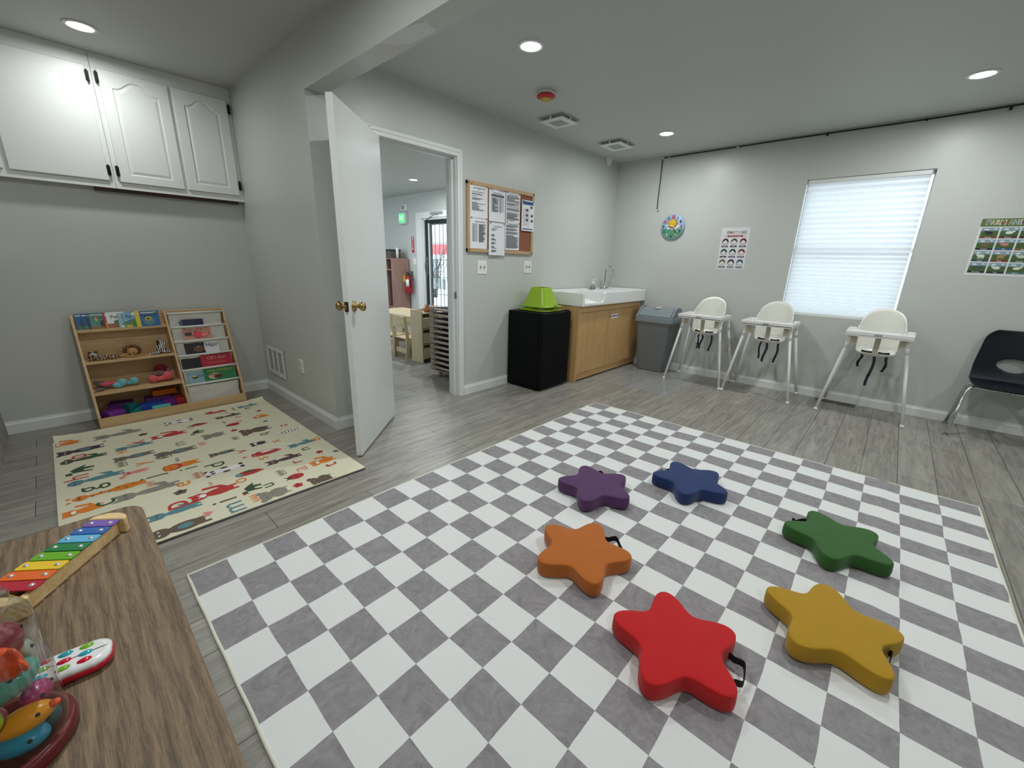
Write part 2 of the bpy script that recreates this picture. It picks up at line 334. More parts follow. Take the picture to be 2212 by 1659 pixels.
# open door: hinge pin at (0,-3.36)
A = math.radians(41.9); dd = Vector((math.sin(A), -math.cos(A), 0)); nn = Vector((math.cos(A), math.sin(A), 0))
DM = Matrix(((dd.x, nn.x, 0, 0.024), (dd.y, nn.y, 0, -3.357), (0, 0, 1, 0), (0, 0, 0, 1)))
DOORP = mat('door_paint', (224, 227, 226), 0.28, coat=0.25)
d1 = thing('door_1', 'white slab door standing wide open with brass knobs', 'door', M=DM); d1['kind'] = 'structure'
MB().box(0.0, .750, 0, .035, .012, 2.032).build('door_slab', DOORP, d1, bevel=.002)
def knob(parent, y, s):
    M2 = Matrix.Translation((.684, y, .955)) @ Matrix.Rotation(-s * PI / 2, 4, 'X')
    k = MB().lathe([(0, 0), (.033, 0), (.034, .003), (.029, .009), (.016, .013), (.0115, .018), (.0115, .03), (.020, .036), (.027, .046), (.028, .055), (.024, .064), (.012, .069), (0, .07)], n=28, M=M2).build('door_knob', BRASS, parent)
    return k
knob(d1, .035, 1); knob(d1, 0, -1)
lp = MB().box(.7501, .7515, .006, .029, .928, .985).build('latch_plate', mat('dark_brass', (96, 72, 50), .35, metal=.9), d1)
MB().box(.7655, .7765, .011, .024, .944, .968).build('latch_bolt', BRASS, d1, bevel=.003)
for z in (.25, 1.02, 1.8): MB().tube([(-.006, -.004, z - .045), (-.006, -.004, z + .045)], .006, 8).build('hinge', BRASS, d1)
# ================================================================= WINDOW + SHADE
GLASS = mat('window_glass', (245, 250, 250), 0.0, trans=1.0, ior=1.02, spec=0.2)
w1 = thing('window_1', 'window behind the white pleated shade', 'window', (0, 0, 0)); w1['kind'] = 'structure'
b = MB(); b.box(WX0, WX0 + .010, .075, .13, WZ0, WZ1); b.box(WX1 - .010, WX1, .075, .13, WZ0, WZ1); b.box(WX0, WX1, .075, .13, WZ0, WZ0 + .03); b.box(WX0, WX1, .075, .13, WZ1 - .03, WZ1)
b.box(WX0, WX1, .085, .12, 1.40, 1.44)
b.build('window_frame', TRIM, w1, bevel=.003)
MB().box(WX0 + .01, WX1 - .01, .098, .102, WZ0 + .03, WZ1 - .03).build('window_pane', GLASS, w1)
MB().box(WX0, WX1, .0, .075, WZ0, WZ0 + .006).build('window_sill', TRIM, w1)
m = bpy.data.materials.new('shade_fabric'); m.use_nodes = True; nt = m.node_tree; nt.nodes.remove(nt.nodes['Principled BSDF'])
d_ = nt.nodes.new('ShaderNodeBsdfDiffuse'); t_ = nt.nodes.new('ShaderNodeBsdfTranslucent'); a_ = nt.nodes.new('ShaderNodeMixShader')
tcs = nt.nodes.new('ShaderNodeTexCoord'); ns = nt.nodes.new('ShaderNodeTexNoise'); ns.inputs['Scale'].default_value = 90; crs = nt.nodes.new('ShaderNodeValToRGB')
crs.color_ramp.elements[0].color = rgb((232, 234, 236)); crs.color_ramp.elements[1].color = rgb((240, 241, 243)); crs.color_ramp.elements[0].position = .3; crs.color_ramp.elements[1].position = .7
nt.links.new(tcs.outputs['Object'], ns.inputs['Vector']); nt.links.new(ns.outputs['Fac'], crs.inputs['Fac']); nt.links.new(crs.outputs['Color'], d_.inputs[0]); nt.links.new(crs.outputs['Color'], t_.inputs[0])
a_.inputs[0].default_value = .42
nt.links.new(d_.outputs[0], a_.inputs[1]); nt.links.new(t_.outputs[0], a_.inputs[2]); nt.links.new(a_.outputs[0], nt.nodes['Material Output'].inputs[0])
SHADE = m
sh = thing('pleated_shade', 'closed white pleated window shade glowing with daylight', 'window shade', (WX0, .028, 0))
b = MB(); W_ = .846; x0 = .010
zz = []; z = 2.015; 
n_p = 29
hs = [.055 - .024 * (i / (n_p - 1)) for i in range(n_p)]; k_ = (2.015 - .822) / sum(hs)
for i in range(n_p): zz.append((z, -.012 if True else 0)); z2 = z - hs[i] * k_ / 2; zz.append((z2, .012)); z -= hs[i] * k_
zz.append((z, -.012))
vs_ = []
for z_, y_ in zz: vs_ += [(x0, y_, z_), (x0 + W_, y_, z_)]
b.add(vs_, [(2 * i, 2 * i + 1, 2 * i + 3, 2 * i + 2) for i in range(len(zz) - 1)])
b.build('pleated_fabric', SHADE, sh, recalc=False)
MB().box(x0, x0 + W_, -.016, .016, 2.013, 2.0495).build('head_rail', TRIM, sh, bevel=.003)
MB().box(x0 - .001, x0 + W_ + .001, -.016, .016, .802, .824).build('bottom_rail', TRIM, sh, bevel=.003)

# ================================================================= CEILING THINGS
GLOW = mat('led_diffuser', (255, 255, 246), 0.5, emit=9.0)
def downlight(x, y, z, label, vis=True, p=LAMP_W):
    if vis:
        t = thing('recessed_light', label, 'ceiling light', (x, y, z), group='round recessed ceiling lights')
        MB().lathe([(.060, -.006), (.076, -.005), (.080, 0), (.06, 0)], n=36).build('trim_ring', TRIM, t)
        MB().lathe([(0, -.004), (.061, -.004), (.061, 0), (0, 0)], n=36).build('diffuser', GLOW, t)
    lamp(x, y, z - .012, p)
downlight(.997, -2.882, HC, 'largest lit recessed ceiling light, between the beam and the red ceiling alarm')
downlight(.94, -.816, HC, 'lit recessed ceiling light above the hanging end of the black cable')
downlight(2.978, -.823, HC, 'lit recessed ceiling light above the window on the right')
downlight(-.965, -4.632, HF, 'lit recessed ceiling light in front of the white wall cabinets', p=LAMP_W * .42)
downlight(2.98, -2.88, HC, '', False); downlight(4.7, -1.8, HC, '', False)
downlight(1.3, -4.75, HF, '', False, LAMP_W * 1.35); downlight(3.9, -5.2, HF, '', False, LAMP_W * 1.1)
downlight(-3.115, -.857, HC, 'lit recessed ceiling light in the next room seen through the doorway', p=LAMP_W * 1.6)
lamp(-1.4, -1.6, HC - .012, LAMP_W * 1.6, color=(.86, .93, 1)); lamp(-4.8, -2.2, HC - .012, LAMP_W * 1.9, color=(.84, .92, 1))  # bluish fill lamps without fixtures, added to brighten the next room

t = thing('ceiling_alarm', 'small red round ceiling alarm with yellowed dome', 'alarm', (.655, -2.30, HC))
MB().lathe([(0, 0), (.058, 0), (.06, -.014), (.05, -.02), (0, -.02)], n=30).build('mount_plate', TRIM, t)
MB().lathe([(0, -.02), (.05, -.02), (.068, -.028), (.068, -.036), (.045, -.046), (0, -.046)], n=30).build('red_ring', mat('alarm_red', (196, 42, 62), .4), t)
MB().lathe([(0, -.046), (.042, -.046), (.04, -.056), (.024, -.062), (0, -.063)], n=26).build('dome', mat('yellowed_plastic', (190, 158, 76), .4), t)
GREYP = mat('grey_grille', (176, 180, 172), .6)
def vent(x, y, sx, sy, label):
    t = thing('ceiling_vent', label, 'ceiling vent', (x, y, HC), group='square white ceiling vents')
    b = MB(); b.box(-sx / 2, sx / 2, -sy / 2, sy / 2, -.006, 0); b.box(-sx * .40, sx * .40, -sy * .40, sy * .40, -.020, -.005); b.build('vent_housing', mat('vent_housing_grey', (168, 172, 166), .6), t)  # housing in one even mid grey
    b = MB(); b.box(-sx * .47, sx * .47, -sy * .47, sy * .47, -.032, -.025)
    for s_ in (-1, 1): b.box(s_ * sx * .46 - .004, s_ * sx * .46 + .004, -.01, .01, -.027, -.004); b.box(-.01, .01, s_ * sy * .46 - .004, s_ * sy * .46 + .004, -.027, -.004)
    b.build('vent_plate', TRIM, t, bevel=.003)
    b = MB(); b.box(-sx * .25, sx * .25, -sy * .25, sy * .25, -.0335, -.031)
    for k in range(7): b.box(-sx * .25, sx * .25, -sy * .25 + sy * .5 * (k + .3) / 7, -sy * .25 + sy * .5 * (k + .6) / 7, -.0345, -.033)
    b.build('vent_grille', GREYP, t)
vent(.375, -1.76, .26, .26, 'square white ceiling vent next to the red ceiling alarm')
vent(.40, -.79, .26, .30, 'square white ceiling vent nearer the far corner')
b = MB(); b.prism([(0, 0), (.11, 0), (.045, -.085)], -.045, .0, f=lambda x, y, z: (0.002 - z, -.335 + x, HC - .0 + y))
tag(b.build('corner_bracket', TRIM, bevel=.004), 'little white triangular bracket high in the far corner under the ceiling', 'bracket')

# cable along window wall
t = thing('wall_cable', 'thin black cable clipped under the ceiling of the window wall with a hanging end', 'cable')
pts = []; 
for i in range(60):
    x = 0.565 + i * .08; sag = .006 * abs(math.sin(x * 1.9)) + .0015 * math.sin(x * 5)
    pts.append((x, -.008, 2.428 - sag))
MB().tube(pts, .0055, 6).build('ceiling_run', BLACK, t)
MB().tube([(.565, -.008, 2.425), (.560, -.008, 2.39), (.563, -.008, 2.2), (.560, -.008, 2.0), (.563, -.008, 1.865), (.585, -.012, 1.862)], .0050, 6).build('hanging_end', BLACK, t)
for x, z in ((.568, 2.418), (.64, 2.415), (1.35, 2.42), (2.1, 2.414), (2.75, 2.42), (.565, 1.865), (3.2, 2.41)):
    b = MB(); b.box(x - .008, x + .008, -.016, 0, z - .009, z + .009); b.build('cable_clip', TRIM if x < 2 else BLACK, t, bevel=.002)

# ================================================================= WALL THINGS
def rounded_plate(w_, h, t_=.006): return MB().prism(rrect(-w_ / 2, w_ / 2, -h / 2, h / 2, .006), 0, t_)
def switch(y, z, label):
    t = thing('light_switch', label, 'light switch', M=onA(y, z), group='double light switches under the bulletin board')
    rounded_plate(.118, .118).build('cover_plate', WHITE, t, bevel=.002)
    for s_ in (-1, 1):
        MB().box(s_ * .023 - .005, s_ * .023 + .005, -.008 * 1, .014, .006, .016).build('toggle', mat('switch_toggle', (150, 150, 146), .4), t, bevel=.002)
    for s_ in (-1, 1):
        for q in (-.03, .03): MB().lathe([(0, .0075), (.003, .0075), (.003, .006)], c=(s_ * .023, q, 0), n=8).build('screw', STEEL, t)
switch(-2.32, 1.178, 'double light switch under the left end of the bulletin board')
switch(-1.677, 1.188, 'double light switch under the right end of the bulletin board')
def outlet(M, label, grp='white wall outlets'):
    t = thing('wall_outlet', label, 'outlet', M=M, group=grp)
    rounded_plate(.074, .118).build('cover_plate', WHITE, t, bevel=.002)
    for s_ in (-1, 1):
        b = MB().prism(rrect(-.017, .017, s_ * .026 - .014, s_ * .026 + .014, .008), .006, .010)
        b.box(-.008, -.006, s_ * .026 - .002, s_ * .026 + .008, .0095, .0105, 1); b.box(.006, .008, s_ * .026 - .002, s_ * .026 + .006, .0095, .0105, 1); b.build('socket', [mat('socket_face', (205, 206, 200), .4), BLACK], t)
outlet(onB(1.26, .435), 'white outlet on the window wall behind the first high chair')
outlet(onB(-.558, .378, YP), 'white outlet beside the return air vent')
# return vent
t = thing('return_vent', 'white louvred return air vent low on the short wall', 'wall vent', M=onB(-1.13, .318, YP))
b = MB(); b.box(-.205, .205, -.128, .128, 0, .004); b.build('vent_backing', BLACK, t)
b = MB(); b.box(-.205, .205, .098, .128, .004, .010); b.box(-.205, .205, -.128, -.098, .004, .010); b.box(-.205, -.165, -.1, .1, .004, .010); b.box(.165, .205, -.1, .1, .004, .010)
for x in (-.057, .057): b.box(x - .009, x + .009, -.1, .1, .004, .010)
for k in range(14):
    z_ = -.098 + .196 * (k + .1) / 14; b.box(-.166, .166, z_, z_ + .0066, .0042, .0056)
b.build('louvre_frame', TRIM, t)
t = thing('floor_register', 'dark brown metal floor register under the third high chair', 'floor vent', (2.64, -.085, 0))
MB().box(-.155, .155, -.055, .055, 0, .004).build('register_plate', mat('register_brown', (96, 86, 72), .4, metal=.4), t, bevel=.002)
b = MB()
for k in range(17):
    if k == 8: continue
    b.box(-.125 + k * .0152, -.125 + k * .0152 + .008, -.030, .030, .0035, .0046)
b.build('slots', BLACK, t)

# bulletin board
t = thing('bulletin_board', 'cork bulletin board in a pale wood frame beside the doorway', 'bulletin board', M=onA(-2.072, 1.597))
Wb, Hb = .885, .575
MB().box(-Wb / 2 + .02, Wb / 2 - .02, -Hb / 2 + .02, Hb / 2 - .02, 0, .012).build('cork_sheet', mat('cork', (142, 92, 68), .9, bump=.6, bscale=300, vary=.18, vscale=140), t)
b = MB(); fw = .03
for a in ((-Wb / 2, Wb / 2, Hb / 2 - fw, Hb / 2), (-Wb / 2, Wb / 2, -Hb / 2, -Hb / 2 + fw), (-Wb / 2, -Wb / 2 + fw, -Hb / 2, Hb / 2), (Wb / 2 - fw, Wb / 2, -Hb / 2, Hb / 2)): b.box(*a, 0, .024)
b.build('board_frame', wood('oak_frame', (170, 140, 100), (200, 170, 128), .5, axis='y'), t, bevel=.002)
def paper_sheet(name, label, cx, cy, w_, h, kind, z=.014, seed=0, grp='papers pinned to the bulletin board'):
    rnd = random.Random(seed)
    M = onA(-2.072, 1.597) @ Matrix.Translation((cx, cy, z))
    p = thing(name, label, 'paper', M=M, group=grp)
    # slightly curled sheet
    b = MB(); nx, ny = 6, 8; vs_ = []
    for j in range(ny + 1):
        for i in range(nx + 1):
            u, v = i / nx - .5, j / ny - .5; vs_.append((u * w_, v * h, .0012 + .006 * max(0, -v - .2) ** 1.2 * (1 + math.sin(seed + u * 4))))
    b.add(vs_, [(j * (nx + 1) + i, j * (nx + 1) + i + 1, (j + 1) * (nx + 1) + i + 1, (j + 1) * (nx + 1) + i) for j in range(ny) for i in range(nx)])
    b.build('sheet', PAPER, p, solid=.0006)
    b = MB(); Zt = .0032
    def ln(x0, x1, y, th=.0022, mi=0): b.box(x0 * w_, x1 * w_, y * h - th / 2, y * h + th / 2, Zt - .002, Zt + .0022 + max(0, -y - .2) * .01, mi)
    if kind == 'letter':
        ln(-.3, .38, .38, .004); ln(-.05, .02, .34, .003); y = .27
        while y > -.3:
            if rnd.random() < .75: ln(-.38, -.38 + .76 * rnd.uniform(.35, 1), y)
            y -= .026
    elif kind == 'table':
        ln(-.4, -.25, .44); ln(.1, .42, .44); ln(-.25, .3, .36, .003); b.box(-.36 * w_, .4 * w_, .26 * h, .32 * h, Zt - .002, Zt + .002, 1)
        for k in range(12):
            y = .22 - k * .036; ln(-.38, .4, y, .0010); ln(-.3, -.3 + rnd.uniform(.15, .35), y - .018)
        for x in (-.02, .2): b.box(x * w_, x * w_ + .001, -.22 * h, .24 * h, Zt - .002, Zt + .002)
    elif kind == 'list':
        ln(-.2, .35, .36, .004)
        for k in range(16):
            y = .28 - k * .036; ln(-.36, -.22, y, .003); ln(-.18, -.10, y, .003); ln(0, rnd.uniform(.25, .4), y, .003); ln(0, rnd.uniform(.2, .4), y - .016)
    elif kind == 'short':
        ln(-.22, .3, .38, .004)
        for k in range(3): ln(-.34, -.05 - .1 * k + .1, .32 - k * .03)
        for k in range(5):
            for q in range(4): ln(-.34, rnd.uniform(-.2, -.02), .14 - k * .12 - q * .018)
    elif kind == 'dense':
        ln(-.3, .35, .42, .003); y = .38
        while y > -.3 if h > .3 else y > -.42:
            if rnd.random() < .88: ln(-.44, rnd.choice((.42, .42, .3, .1)), y, .0020)
            y -= .0235
    elif kind == 'flyer':
        b.box(-.42 * w_, .4 * w_, .36 * h, .46 * h, Zt - .002, Zt + .002, 2); b.box(-.42 * w_, .4 * w_, -.45 * h, -.42 * h, Zt - .002, Zt + .002, 2)
        for x, y in ((.2, .25), (-.15, .15), (-.15, -.02), (.25, -.02), (-.15, -.17), (.25, -.19)): b.box(x * w_, (x + .14) * w_, y * h, (y + .07) * h, Zt - .002, Zt + .002, 3)
        for k in range(9): ln(-.4, .1, -.3 + k * .062, .001)
    b.build('printed_lines', [INK, mat('dark_header', (98, 98, 104), .8), mat('flyer_blue', (52, 92, 136), .8), mat('flyer_photo', (92, 70, 72), .8)], p)
    for q in (-.42, .42): MB().ell((q * w_, h * .47, .008), (.005, .005, .005), 8, 6).build('push_pin', mat('pin_dark', (40, 44, 60), .4), p)
# positions in board coordinates
paper_sheet('notice_paper', 'typed letter at the top left of the bulletin board', -.305, .135, .215, .27, 'letter', .016, 1)
paper_sheet('notice_paper', 'typed list at the bottom left of the bulletin board', -.303, -.125, .212, .262, 'list', .014, 2)
paper_sheet('notice_paper', 'page with a dark table header, top of the second column on the board', -.075, .125, .212, .28, 'table', .015, 3)
paper_sheet('notice_paper', 'page hanging below the frame of the bulletin board', -.085, -.165, .21, .285, 'short', .026, 4)
paper_sheet('notice_paper', 'densely typed page at the top of the third column on the board', .137, .125, .20, .27, 'dense', .016, 5)
paper_sheet('notice_paper', 'densely typed page at the bottom of the third column on the board', .137, -.125, .20, .255, 'dense', .014, 6)
paper_sheet('notice_paper', 'flyer with blue header and small photos at the right of the board', .345, .075, .185, .28, 'flyer', .026, 7)

# emotions poster
EM = thing('emotions_poster', 'white EMOTIONS poster with nine face circles, left of the window', 'poster', M=onB(1.465, 1.433))
EM.rotation_euler.rotate_axis('Z', math.radians(0.0))
pw, ph = .278, .428
MB().prism(rrect(-pw / 2, pw / 2, -ph / 2, ph / 2, .006), .0, .0015).build('poster_sheet', mat('poster_paper', (222, 222, 226), .4), EM)
cols = [(98, 60, 88), (120, 128, 108), (140, 44, 68), (40, 104, 112), (56, 96, 84), (150, 70, 84), (158, 148, 104), (70, 60, 80), (70, 124, 168)]
lets = 'EMOTIONS'; lc = [(60, 56, 60), (160, 70, 76), (70, 70, 80), (140, 146, 140), (120, 126, 122), (150, 156, 140), (70, 64, 84), (96, 88, 92)]
xx = -.085; wd = [.024, .030, .028, .022, .012, .028, .028, .022]
for ch, c_, w_ in zip(lets, lc, wd):
    text('title_letter', ch, .040, xx + w_ / 2, .163, .0018, mat('let%d' % sum(c_), c_, .6), EM, bold=.0006, width=w_ * (.30 if ch == 'I' else .78)); xx += w_
MB().box(-.075, .078, .117, .137, .0015, .0022).build('subtitle_banner', mat('banner_red', (160, 66, 74), .6), EM)
text('subtitle', 'How are you feeling?', .014, 0, .127, .0024, PAPER, EM)
for s_ in (-1, 1): MB().prism(circ(s_ * .094, .127, .010), .0015, .002).prism(circ(s_ * .094, .127, .0065), .002, .0024, 1).build('ring_mark', [INK, PAPER], EM)
names = ['HAPPY', 'SAD', 'ANGRY', 'SILLY', 'EXCITED', 'NERVOUS', 'SCARED', 'SURPRISED', 'CONFUSED']
skin = mat('face_print', (226, 222, 220), .6); DK = mat('hair_print', (34, 26, 34), .6); BANN = mat('name_banner', (70, 56, 84), .6)
for k in range(9):
    cx, cy = -.088 + .088 * (k % 3), .072 - .107 * (k // 3); r = .033
    b = MB(); b.prism(circ(cx, cy, r, n=28), .0015, .0020, 0); b.prism(circ(cx, cy - .006, r * .74, r * .70, n=24), .0020, .0024, 1)
    b.prism([(cx - .026, cy - .004), (cx - .020, cy + .016), (cx, cy + .028), (cx + .020, cy + .016), (cx + .026, cy - .004), (cx + .008, cy + .010), (cx, cy + .018), (cx - .008, cy + .010)], .0024, .0028, 2)
    for s_ in (-1, 1): b.prism(circ(cx + s_ * .008, cy - .006, .0018, n=8), .0024, .0027, 2)
    b.prism([(cx - .006, cy - .016), (cx + .006, cy - .016), (cx + .004, cy - .0185), (cx - .004, cy - .0185)], .0024, .0027, 2)
    b.prism([(cx - .036, cy - .057), (cx - .031, cy - .048), (cx - .036, cy - .040), (cx + .036, cy - .040), (cx + .031, cy - .048), (cx + .036, cy - .057)], .0015, .0020, 3)
    b.build('face_circle', [mat('emo%d' % k, cols[k], .6), skin, DK, BANN], EM)
    text('name_text', names[k], .0125, cx, cy - .0485, .0023, PAPER, EM)

# farm animals poster (runs out of the frame)
FA = thing('farm_animals_poster', 'FARM ANIMALS poster with green header, right of the window', 'poster', M=onB(3.40, 1.436))
FA.matrix_world = FA.matrix_world @ Matrix.Rotation(math.radians(-1.0), 4, 'Z')
pw, ph = .33, .425
MB().box(-pw / 2, pw / 2, -ph / 2, ph / 2, 0, .0015).build('poster_sheet', mat('poster_paper', (222, 222, 226), .4), FA)
MB().box(-pw / 2, pw / 2, ph / 2 - .058, ph / 2, .0015, .002).build('header_band', mat('farm_green', (92, 116, 62), .6, vary=.2, vscale=30), FA)
lc = [(40, 50, 60), (150, 150, 80), (190, 160, 90), (150, 90, 60), None, (110, 70, 60), (50, 120, 100), (60, 60, 50), (120, 60, 60), (36, 40, 90), (180, 160, 80), (60, 100, 120)]
xx = -.14
for ch, c_ in zip('FARM ANIMALS', lc):
    if ch == ' ': xx += .012; continue
    w_ = {'M': .032, 'I': .011}.get(ch, .025)
    text('title_letter', ch, .046, xx + w_ / 2, ph / 2 - .029, .0022, PAPER, FA, bold=.0025, ext=.0003, width=w_ * (.6 if ch == 'I' else .96)); text('title_letter', ch, .042, xx + w_ / 2, ph / 2 - .029, .003, mat('let%d' % sum(c_), c_, .6), FA, bold=.0004, ext=.0003, width=w_ * (.3 if ch == 'I' else .74)); xx += w_
fn = ['Horse', 'Sheep', 'Rooster', 'Camel', 'Pig', 'Duck', 'Cow', 'Dog', 'Goose', 'Donkey', 'Cat', 'Swan']
ac = [(44, 44, 48), (226, 226, 222), (176, 140, 80), (120, 96, 66), (206, 128, 122), (110, 72, 46), (220, 220, 214), (160, 136, 90), (200, 206, 190), (70, 80, 84), (222, 222, 214), (214, 220, 196)]
bc = [(120, 70, 40), (80, 50, 56), (60, 30, 30), (30, 40, 60), (50, 90, 130), (120, 90, 50), (30, 70, 90), (120, 50, 40), (40, 90, 50), (30, 40, 36), (40, 50, 56), (70, 120, 120)]
for k in range(12):
    cx, cy = -.104 + .104 * (k % 3), .108 - .087 * (k // 3); hw, hh = .047, .039
    b = MB(); b.box(cx - hw, cx + hw, cy - hh, cy + hh, .0015, .0020, 0); b.box(cx - hw, cx + hw, cy - hh, cy + .014, .0020, .0022, 1); b.box(cx - hw, cx + hw, cy - hh, cy - hh + .014, .0022, .0025, 2)
    b.prism(circ(cx - .02, cy + .026, .014, .005, 12), .002, .0023, 4); b.prism(circ(cx + .028, cy + .029, .010, .004, 12), .002, .0023, 4)
    s1 = 1 if k % 2 else -1
    b.prism(circ(cx, cy + .002, .020, .011, 18), .0022, .0027, 3); b.prism(circ(cx + s1 * .021, cy + .010, .008, .007, 14), .0022, .0028, 3)
    if k in (0, 3, 6, 7, 9): 
        for q in (-.015, -.006, .006, .015): b.box(cx + q - .002, cx + q + .002, cy - .020, cy, .0022, .0026, 3)
    if k in (8, 11): b.prism([(cx + s1 * .012, cy), (cx + s1 * .018, cy + .022), (cx + s1 * .024, cy + .022), (cx + s1 * .020, cy)], .0022, .0027, 3)
    b.build('animal_cell', [mat('cell_sky', (132, 160, 170), .6), mat('cell_grass', (72, 98, 54), .6, vary=.25, vscale=60), mat('cellb%d' % k, bc[k], .6), mat('anim%d' % k, ac[k], .6), PAPER], FA)
    text('cell_name', fn[k], .014, cx, cy - hh + .007, .0027, PAPER, FA)

# clock
CK = thing('childrens_clock', 'round colourful wall clock with a smiling sun', 'clock', M=onB(.782, 1.676))
MB().lathe([(0, 0), (.128, 0), (.136, .008), (.136, .026), (.130, .030), (0, .030)], n=48).build('clock_case', mat('clock_blue', (150, 182, 204), .4), CK)
b = MB(); b.prism(circ(0, 0, .126, n=48, a0=PI * 1.06, a1=PI * 1.94), .030, .032, 0)
b.prism([(-.125, -.02), (-.06, -.035), (0, -.055), (.05, -.04), (.122, -.03), (.116, -.05), (0, -.07), (-.116, -.05)], .030, .0325, 0)
b.build('green_hill', mat('clock_hill', (88, 146, 116), .5), CK)
b = MB(); b.prism(circ(.0, .035, .040, n=28), .030, .040, 0)
for k in range(12):
    a = 2 * PI * k / 12; b.prism([(.047 * math.cos(a - .14), .035 + .047 * math.sin(a - .14)), (.064 * math.cos(a), .035 + .064 * math.sin(a)), (.047 * math.cos(a + .14), .035 + .047 * math.sin(a + .14)), (.036 * math.cos(a), .035 + .036 * math.sin(a))], .030, .036, 1)
for s_ in (-1, 1): b.ell((s_ * .014, .028, .0405), (.005, .007, .002), 8, 6, 1)
b.build('sun', [mat('sun_yellow', (226, 186, 40), .5), mat('sun_orange', (196, 110, 40), .5)], CK)
b = MB()
for cx, cy in ((-.062, .008), (-.045, -.022), (.005, -.03), (.062, .0), (.045, -.018)): b.ell((cx, cy, .030), (.02, .009, .004), 12, 6); b.ell((cx + .012, cy + .005, .030), (.012, .009, .004), 10, 6)
b.build('clouds', PAPER, CK)
nc = [(196, 40, 50), (30, 110, 110), (70, 30, 90), (200, 70, 60), (36, 60, 100), (214, 196, 60), (40, 120, 90), (230, 234, 220), (24, 120, 150), (110, 60, 110), (206, 96, 50), (30, 100, 170)]
for k in range(12):
    a = PI / 2 - 2 * PI * k / 12; text('numeral', str(k or 12), .036 if k else .04, .106 * math.cos(a), .106 * math.sin(a), .034, mat('num%d' % k, nc[k], .5), CK, bold=.0015, ext=.003)
MB().prism([(-.018, .02), (-.015, .023), (.077, -.062), (.073, -.067)], .041, .043).build('minute_hand', PAPER, CK)
MB().prism([(.0, -.004), (.003, .001), (.060, -.058), (.062, -.066), (.052, -.06)], .0435, .0455).build('hour_hand', mat('hand_navy', (30, 40, 60), .5), CK)
# ================================================================= FRIDGE, SINK, BIN
BLK = mat('fridge_black', (4, 5, 8), 0.5, spec=.18)
t = thing('mini_fridge', 'black compact fridge between the doorway and the sink cabinet', 'fridge', (0, 0, 0))
MB().box(.02, .418, -1.965, -1.505, .015, .772).build('fridge_body', BLK, t, bevel=.006)
MB().box(.424, .463, -1.965, -1.505, .025, .772).build('fridge_door', BLK, t, bevel=.009, seg=3)
MB().box(.412, .43, -1.955, -1.515, .03, .76).build('door_gasket', mat('gasket', (30, 30, 32), .8), t)
MB().box(.39, .445, -1.53, -1.507, .772, .780).build('hinge_cover', BLK, t, bevel=.002)
for x, y in ((.06, -1.92), (.06, -1.55), (.39, -1.92), (.39, -1.55)): MB().lathe([(0, 0), (.016, 0), (.016, .016), (0, .016)], c=(x, y, 0), n=14).build('foot', BLACK, t)

LIME = mat('lime_plastic', (142, 178, 34), 0.33, coat=.2)
def green_tub(z, h, label):
    t = thing('green_step_tub', label, 'plastic tub', (.215, -1.70, z), group='nested lime green tubs')
    def ring(hx, hy, zz, rr, o=0): 
        return [(x, y, zz) for x, y in rrect(-hx + o, hx + o, -hy, hy, rr, 6)]
    prof = [ring(.185, .165, 0, .07), ring(.185, .165, .006, .07), ring(.155, .138, .008, .065), ring(.145, .13, .02, .06), ring(.09, .085, h - .012, .05), ring(.083, .078, h, .045)]
    b = MB(); n = len(prof[0]); vs_ = [p for r_ in prof for p in r_]
    b.add(vs_, [(i * n + k, i * n + (k + 1) % n, (i + 1) * n + (k + 1) % n, (i + 1) * n + k) for i in range(len(prof) - 1) for k in range(n)], 0, True)
    b.build('tub_shell', LIME, t, solid=.004)
    MB().tube([(.165, -.02, .004), (.195, -.02, .022), (.195, .02, .022), (.165, .02, .004)], .004, 8).build('side_tab', LIME, t)
green_tub(.7755, .035, 'lower lime green tub of the nested pair on the black fridge'); green_tub(.812, .185, 'upper lime green tub, open at the top, on the black fridge')

t = thing('sink_cabinet', 'low maple sink cabinet with two doors along the left wall', 'cabinet', (0, 0, 0))
b = MB(); b.box(.02, .482, -1.40, -.03, .09, .812); b.box(.02, .42, -1.38, -.03, 0, .09)
b.build('cabinet_body', MAPLE, t)
MB().box(.02, .502, -1.422, -1.40, 0, .812).build('end_panel', MAPLE, t, bevel=.001)
MB().box(.482, .502, -1.398, -.03, .745, .812).build('top_rail', MAPLE, t, bevel=.001)
MB().box(.482, .501, -1.396, -.808, .092, .741).build('cabinet_door', MAPLE, t, bevel=.002)
cd2 = MB().box(.482, .501, -.802, -.238, .092, .741).build('cabinet_door', MAPLE, t, bevel=.002)
MB().prism([(-.232, .092), (-.03, .092), (-.03, .741), (-.232, .741)], .482, .500, f=lambda x, y, z: (z, x, y)).build('filler_panel', MAPLE, t, bevel=.001)
MB().box(.482, .49, -1.40, -.03, .02, .088).build('toe_board', MAPLE, t)
lb = MB().box(.5012, .5026, -.745, -.595, .640, .690).build('door_label', PAPER, cd2); lb['label'] = 'white label with purple writing'
tx = text('label_text', 'DIAPER BAGS', .022, 0, 0, 0, mat('label_purple', (84, 74, 130), .6), t, width=.13, bold=.001); tx.matrix_basis = frameM((.5030, -.67, .665), (0, 1, 0), (0, 0, 1)); tx.name = 'label_text'
MB().lathe([(0, 0), (.008, 0), (.008, .006), (0, .006)], n=14, M=Matrix.Rotation(PI / 2, 4, 'Y')).build('door_catch', BRASS, t).location = (.5, -.770, .665)
b = MB(); b.box(.499, .502, -.205, -.165, .600, .607); b.lathe([(0, 0), (.006, 0), (.006, .004), (0, .004)], c=(.5, -.185, .632), n=12, M=Matrix.Rotation(PI / 2, 4, 'Y')); b.build('lock_slot', BLACK, t)

